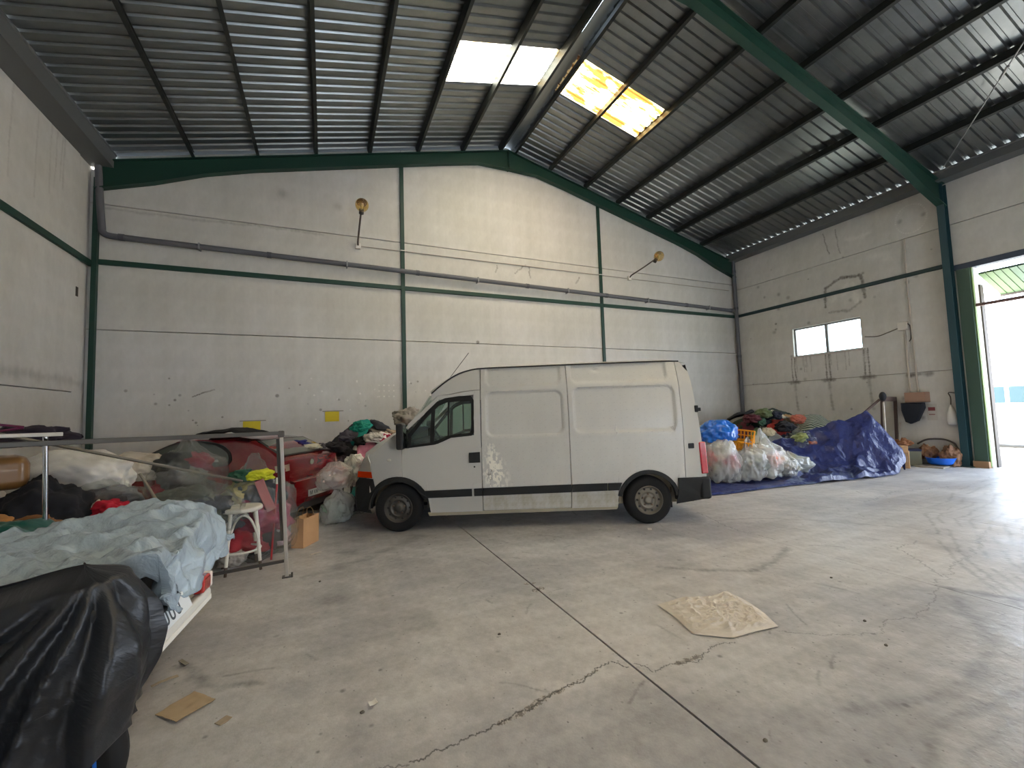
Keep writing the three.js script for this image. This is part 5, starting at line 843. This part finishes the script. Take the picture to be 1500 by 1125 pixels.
// --- odds and ends along the right wall
solo('cardboard_box', 'small tan cardboard box standing beside the tarpaulin peak', 'box', [box(.36, .4, .3, 0, .2, 0, .006), (() => { const g = box(.3, .006, .28, .0, 0, 0); g.rotateZ(.5); g.translate(-.1, .46, 0); return g; })()], paint('#c39a6c', .85), [13.0, 0, -5.84], .4);
solo('paper_label', 'white paper label on the side of the tan box', 'label', box(.16, .14, .004), paint('#d9d4ca', .8), [12.945, .22, -5.695], .4);
{
  const c = thing('storage_box', 'grey green box with two dark round discs as holes beside the blue basin', 'box', [13.72, 0, -5.95], .55), m = paint('#6d6f5f', .7); mesh('body', box(.34, .36, .34, 0, .18, 0, .012), m, c); for (const y of [.12, .26]) { const h = new THREE.CylinderGeometry(.03, .03, .008, 14); h.rotateX(PI / 2); h.translate(0, y, .171); mesh('hole', h, holeShade, c); } mesh('lid', box(.36, .05, .36, 0, .38, 0, .012), paint('#23274a', .6), c);  // body is uncut: two dark discs paint the shade of its holes
  const b = lathe([[0, .02], [.2, .02], [.24, .06], [.27, .17], [.285, .175], [.285, .185], [.262, .185], [.23, .07], [.19, .035], [0, .035]], 36); solo('wash_basin', 'round bright blue plastic basin on the floor by the wall', 'basin', b, paint('#0f66d6', .4), [13.82, .035, -5.42]);
  solo('pallet_board', 'flat grey board under the blue basin', 'board', box(.85, .03, .5, 0, .015, 0, .004), paint('#8d867a', .9), [13.75, 0, -5.5], .1);
}
wad(13.98, .12, -5.72, .2, .2, .16, '#7b5940', 'brown crumpled sack behind the blue basin', 'rubbish by the green post', 221, { cat: 'sack', name: 'brown_sack' }); wad(14.0, .0, -5.3, .2, .28, .18, '#7a5a45', 'brown cardboard wad beside the green post', 'rubbish by the green post', 224, { cat: 'cardboard', name: 'crumpled_cardboard' }); wad(13.7, .44, -6.1, .18, .12, .16, '#8a5a3a', 'rust coloured rag on the grey green box', 'rubbish by the green post', 227);
solo('rubber_hose', 'dark hose arched along the wall above the rubbish', 'hose', tube([[14.18, .5, -6.0], [14.2, .62, -5.8], [14.2, .64, -5.5], [14.18, .56, -5.3], [14.16, .42, -5.22]], .022, 8, 40), paint('#4a4540', .7));
{
  const s = thing('wall_shelf', 'small wooden box shelf on the wall under the conduits', 'shelf', [XR, 1.58, -5.9]), w = paint('#9a7a66', .85); mesh('front_board', box(.02, .26, .42, -.25, .13, 0, .004), w, s); mesh('bottom_board', box(.26, .02, .42, -.13, .01, 0, .004), w, s); for (const z of [-.2, .2]) mesh('side_board', box(.24, .26, .02, -.12, .13, z, .004), w, s);
  solo('black_bag', 'black bag hanging below the wooden shelf', 'bag', (() => { const g = poly([[-.27, .55], [.2, .55], [.21, .42], [.06, .08], [-.1, 0], [-.2, .05], [-.27, .35]], .16, .035); g.rotateY(-PI / 2); return g; })(), fabric('#1e222b'), [XR - .15, 1.02, -5.96], 0);
  const p = thing('wall_notice', 'white notice with red print next to the black bag', 'notice', [XR - .006, 1.32, -5.68]); mesh('sheet', box(.006, .42, .2), paint('#b9b3a9', .85), p); mesh('print', [box(.004, .09, .14, -.004, .08, 0), box(.004, .02, .12, -.004, -.06, 0)], paint('#7d3b3c', .85), p);
  const c = thing('wall_conduit', 'two pale conduits with a white junction box on the window wall', 'conduit', [XR, 0, 0]), m = paint('#b9b0a4', .7); mesh('run', rod([-.03, 1.84, -5.91], [-.03, 4.9, -5.93], .022, 8), m, c); mesh('run', rod([-.03, 5.03, -5.93], [-.03, 5.95, -5.9], .022, 8), m, c); mesh('run', rod([-.03, 1.84, -6.07], [-.03, 3.56, -6.07], .025, 8), m, c); mesh('junction_box', box(.09, .22, .2, -.045, 3.63, -6.1, .01), paint('#d2cdc4', .6), c); mesh('cable', tube([[-.02, 3.6, -6.2], [-.03, 3.52, -6.45], [-.03, 3.46, -6.7], [-.02, 3.5, -7.0]], .014, 6, 24), paint('#6f675e', .8), c); mesh('cable', tube([[-.02, 3.7, -6.02], [-.03, 3.6, -5.95], [-.03, 3.3, -5.95], [-.02, 3.2, -6.0]], .012, 6, 24), paint('#5a534c', .8), c);
  const h = thing('hanging_bag', 'white plastic bag hanging from a wall hook by the green post', 'bag', [XR - .08, 1.0, -5.28]); mesh('film', (() => { const g = lathe([[0, 0], [.075, .01], [.095, .1], [.08, .28], [.045, .42], [.012, .5]], 16), q = g.attributes.position; for (let i = 0; i < q.count; i++) { const k = 1 + .14 * fbm(q.getX(i) * 18, q.getY(i) * 7, q.getZ(i) * 18, 2); q.setX(i, q.getX(i) * .7 * k); q.setZ(i, q.getZ(i) * k); } g.computeVertexNormals(); return g; })(), paint('#d5d3cd', .5), h); mesh('cord', tube([[0, .5, 0], [.02, .68, .0], [.05, .8, -.04], [.06, .78, .1]], .012, 6, 20), paint('#5a524c', .7), h);
  const t = thing('tool_trolley', 'rusty frame with slanted poles leaning on the wall behind the tarpaulin', 'trolley', [13.3, 0, -6.25]), r = paint('#5b4a44', .7, .3), gp = paint('#a59d92', .5, .4); mesh('cross_bar', bar([0, 1.7, 0], [.9, 1.68, -.15], .08, .12, .01), r, t); mesh('pole', rod([.0, 1.6, 0], [-.3, .75, .12], .028), gp, t); mesh('pole', rod([.05, 1.68, -.1], [-.75, 1.1, -.35], .03), r, t); mesh('pole', rod([.75, 1.05, -.02], [.05, .3, .22], .026), gp, t); mesh('upright', bar([.02, 0, -.12], [.0, 1.66, -.02], .05, .06), r, t); mesh('upright', bar([.88, 0, -.2], [.9, 1.66, -.15], .05, .06), r, t); mesh('low_bar', bar([0, .42, -.1], [.9, .42, -.18], .05, .06), r, t); mesh('grip', (() => { const g = new THREE.SphereGeometry(.1, 14, 10); g.scale(.8, 1.2, .8); g.translate(0, 1.76, 0); return g; })(), paint('#17181c', .8), t);
}
// --- things on the back wall
{
  const yel = paint('#d8c02c', .75);
  for (const [x, y, w, l] of [[.165, 1.69, .31, 'yellow paper sheet on the back wall above the clothes heap'], [-1.49, 1.52, .34, 'yellow paper sheet on the back wall above the car roof']]) { const o = thing('wall_sign', l, 'sign', [x, y, ZB + .006]); mesh('sheet', sheet(12, 8, (u, v) => [lerp(-w / 2, w / 2, u), lerp(-.12, .12, v), .01 + .012 * sin(u * 5) * v], .003), yel, o); mesh('tape', box(w * 1.5, .022, .004, .02, .13, .002), paint('#8c8880', .7), o); }
}
// --- more small garments on the heaps, each of its own colour and kind
{
  const small = (list, hf, where, group, seed, s = 1) => list.forEach(([x, z, c, what], i) => { const r = (.1 + .05 * abs(hs(i, seed, 3))) * s; if (i % 3 === 2) garment(hf, x, z, r * 3.6, r * 2.6, i * 1.3, c, `${what} spread on ${where}`, group, seed + i * 2.1, { lift: .11, amp: .06 }); else wad(x, hf(x, z) - .03, z, r * 1.25, r * .9, r, c, `crumpled ${what} on ${where}`, group, seed + i * 1.9, { turn: i }); });
  small([[.55, -9.0, '#e2dfd8', 'snow white vest'], [.3, -9.1, '#2b2430', 'aubergine sock bundle'], [.8, -8.95, '#d98aa0', 'rose pink blouse'], [1.0, -9.05, '#1aa08f', 'sea green top'], [1.12, -9.2, '#e8e5e0', 'off-white pillowcase'], [.95, -8.8, '#7b1530', 'burgundy scarf'], [.1, -9.2, '#3b3f55', 'slate blue shirt'], [1.35, -9.3, '#c23a5e', 'hot pink shirt'], [1.5, -9.45, '#d8cdbb', 'ivory towel'], [.45, -9.4, '#56525a', 'pewter jumper'], [.68, -9.2, '#0f0f12', 'jet black leggings'], [1.7, -9.6, '#a8452f', 'brick orange cap'], [.72, -8.72, '#f0ece6', 'bright white sheet corner'], [.5, -8.8, '#34202c', 'dark plum tights'], [1.22, -8.95, '#5b6f7a', 'steel blue shirt']], heapA, 'the heap by the van', 'clothes heaped between the red car and the van', 401);
  small([[10.95, -8.2, '#6e7f52', 'moss green print blouse'], [11.3, -8.05, '#cfc8b4', 'ivory print blouse'], [11.55, -7.95, '#9a2f2b', 'scarlet scarf'], [11.75, -7.9, '#15171f', 'ink black trousers'], [11.4, -8.4, '#3c5a46', 'pine green jumper'], [11.2, -7.75, '#8b8f92', 'silver grey shirt'], [11.95, -8.25, '#d9cdb6', 'oatmeal hat'], [12.1, -7.95, '#50402f', 'chocolate brown gilet'], [11.0, -8.5, '#571a24', 'claret cushion cover'], [11.65, -7.6, '#20263a', 'midnight blue jeans'], [11.85, -7.45, '#b7b3a8', 'stone coloured top'], [12.4, -8.0, '#a07a4e', 'caramel coloured bag liner'], [10.7, -8.45, '#2a2b31', 'graphite hoodie'], [11.45, -7.5, '#c7c9c6', 'pale silver vest'], [11.1, -8.75, '#24301f', 'bottle green coat sleeve']], heapB, 'the window corner heap', groupB, 451, 1.25);
}
// --- on the floor
{
  const hem = [[2.57, -2.92], [2.53, -2.66], [2.46, -2.44], [2.67, -2.27], [2.9, -2.26], [3.1, -2.23], [3.2, -2.41], [3.27, -2.6], [3.3, -2.84], [3.08, -2.83], [2.86, -2.93]], n = hem.length, cx = 2.88, cz = -2.6;
  const g = gridGeo(176, 60, (u, v) => { const t = u * n, k = Math.floor(t) % n, f = t - Math.floor(t), a = hem[k], b = hem[(k + 1) % n], x = lerp(cx, lerp(a[0], b[0], f), v), z = lerp(cz, lerp(a[1], b[1], f), v), r = ridge(x * 9 + z * 6, z * 16 - x * 5, 3, 3), q = fbm(x * 14, z * 14, 6, 3); return [x, .006 + (.026 * max(0, r + .2) + .009 * max(0, ridge(x * 26 + z * 8, z * 40 - x * 14, 5, 2)) + .01 * (q + .4)) * sst(1.02, .8, v) + .002, z]; });
  solo('floor_cloth', 'crumpled beige dust cloth lying flat on the concrete floor', 'cloth', g, std({ color: hex('#c8c0b6'), roughness: .95, side: THREE.DoubleSide, bumpMap: weaveBump, bumpScale: .002 }));
  const scrap = (name, label, x, z, w, d, t, c, s, h = .012) => solo(name, label, 'litter', sheet(14, 12, (u, v) => { const a = lerp(-w / 2, w / 2, u), b = lerp(d / 2, -d / 2, v), q = ridge(a * 14 + s, b * 14, s, 2); return [a * (1 + .2 * fbm(b * 9, s, 1, 2)), .004 + h * (.5 + q * .6), b * (1 + .2 * fbm(a * 9, s, 2, 2))]; }, .003), paint(c, .9), [x, 0, z], t);
  scrap('cardboard_scrap', 'torn piece of tan cardboard near the black cover', -.75, -3.18, .2, .2, .75, '#b09a7c', 3, .015); scrap('paper_scrap', 'small tan paper scrap beside the torn cardboard', -.52, -2.94, .07, .05, .8, '#a8967e', 7); scrap('paper_scrap', 'crumpled white paper scrap in the middle of the floor', .25, -2.7, .05, .04, .2, '#dedbd4', 11, .03);
  scrap('paper_scrap', 'thin white paper strip beside the paper bag', -.1, -5.9, .13, .03, .5, '#d5d0c6', 13); scrap('paper_scrap', 'small white scrap on the floor below the van rear wheel', 4.07, -4.7, .08, .05, .9, '#d6d2ca', 17); scrap('wood_splinter', 'pale wood splinter at the hem of the black cover', -.95, -3.55, .14, .03, .5, '#b3a48c', 19); scrap('wood_splinter', 'grey splinter at the hem of the grey sheet', -.9, -3.75, .1, .025, 2.2, '#8f8878', 23);
  scrap('paper_scrap', 'white litter flake under the front of the van', .6, -6.1, .1, .04, .9, '#cbc6bc', 29); scrap('paper_scrap', 'white litter flake under the van between the wheels', 2.6, -5.9, .12, .05, .3, '#cbc6bc', 31);
  for (const [x, z] of [[.19, -2.67], [1.2, -3.1], [3.75, -2.0], [3.5, -1.75], [2.0, -1.55], [-.05, -4.9], [5.9, -1.75], [4.4, -2.6]]) { const s = sack(.012, .008, .01, x * 7 + z, { detail: 1 }); solo('pebble', 'tiny grey stone chip lying on the concrete floor', 'stone', s, paint('#6b655c', .9), [x, 0, z], 0, 'stone chips on the floor'); }
}
// --- outside the door
{
  const out = thing('ground_outside', 'bright concrete yard outside the loading door', 'ground'); out.userData.kind = 'structure'; mesh('yard', between(XR + .42, 70, -.25, -.02, -50, 50), paint('#a8a49c', .9), out); mesh('threshold', between(XR + .3, XR + .42, -.2, -.005, -5, 1), paint('#8d877d', .9), out);
  const kerb = mesh('kerb', between(18.4, 18.7, -.02, .1, -30, 30, .02), paint('#8a857d', .9), out);
  const c = thing('parked_car', 'white car with dark glass parked outside the loading door', 'car', [20.3, 0, -8.6]), w = phy({ color: hex('#e6e6e4'), roughness: .3, clearcoat: 1 });
  const prof = [[-.9, .3], [5.2, .3], [5.25, .8], [5.0, 1.15], [3.8, 1.35], [3.2, 1.9], [2.7, 2.05], [.2, 2.1], [-.3, 1.95], [-.85, 1.4], [-.95, .8]], sh = new THREE.Shape(prof.map((p) => new THREE.Vector2(...p)));
  const wellL = [.35, 4.1]; for (const a of wellL) { const h = new THREE.Path(); h.absarc(a + 2, .45, .01, 0, 2 * PI); }
  const g = new THREE.ExtrudeGeometry(sh, { depth: 1.7, bevelEnabled: true, bevelSize: .08, bevelThickness: .1, bevelSegments: 3 }); g.rotateY(-PI / 2); g.translate(1.75, 0, 0); mesh('body', g, w, c);
  for (const [a, b] of [[.1, 1.15], [1.25, 2.4], [2.5, 3.2]]) mesh('side_window', between(-.075, -.06, 1.45, 1.98, a, b, .005), paint('#31444a', .1), c);
  for (const z of [.2, 2.75]) for (const x of [.02, 1.65]) { const t = new THREE.CylinderGeometry(.36, .36, .22, 28); t.rotateZ(PI / 2); t.translate(x, .36, z + .75); const o = mesh('wheel', t, vRubber, c); const r = new THREE.CylinderGeometry(.2, .2, .24, 20); r.rotateZ(PI / 2); r.translate(x, .36, z + .75); mesh('rim', r, galv, o); }
  mesh('door_seam', [between(-.106, -.1, .4, 1.4, 1.19, 1.2), between(-.106, -.1, .4, 1.4, 2.44, 2.45)], paint('#8a8a8a', .6), c); for (const z of [1.05, 2.3]) mesh('door_handle', box(.03, .04, .18, -.11, 1.1, z, .01), paint('#9a9a98', .4), c); mesh('rub_strip', between(-.11, -.1, 1.18, 1.21, -.5, 4.6), paint('#a06a70', .5), c);
}
renderer.render(scene, camera);
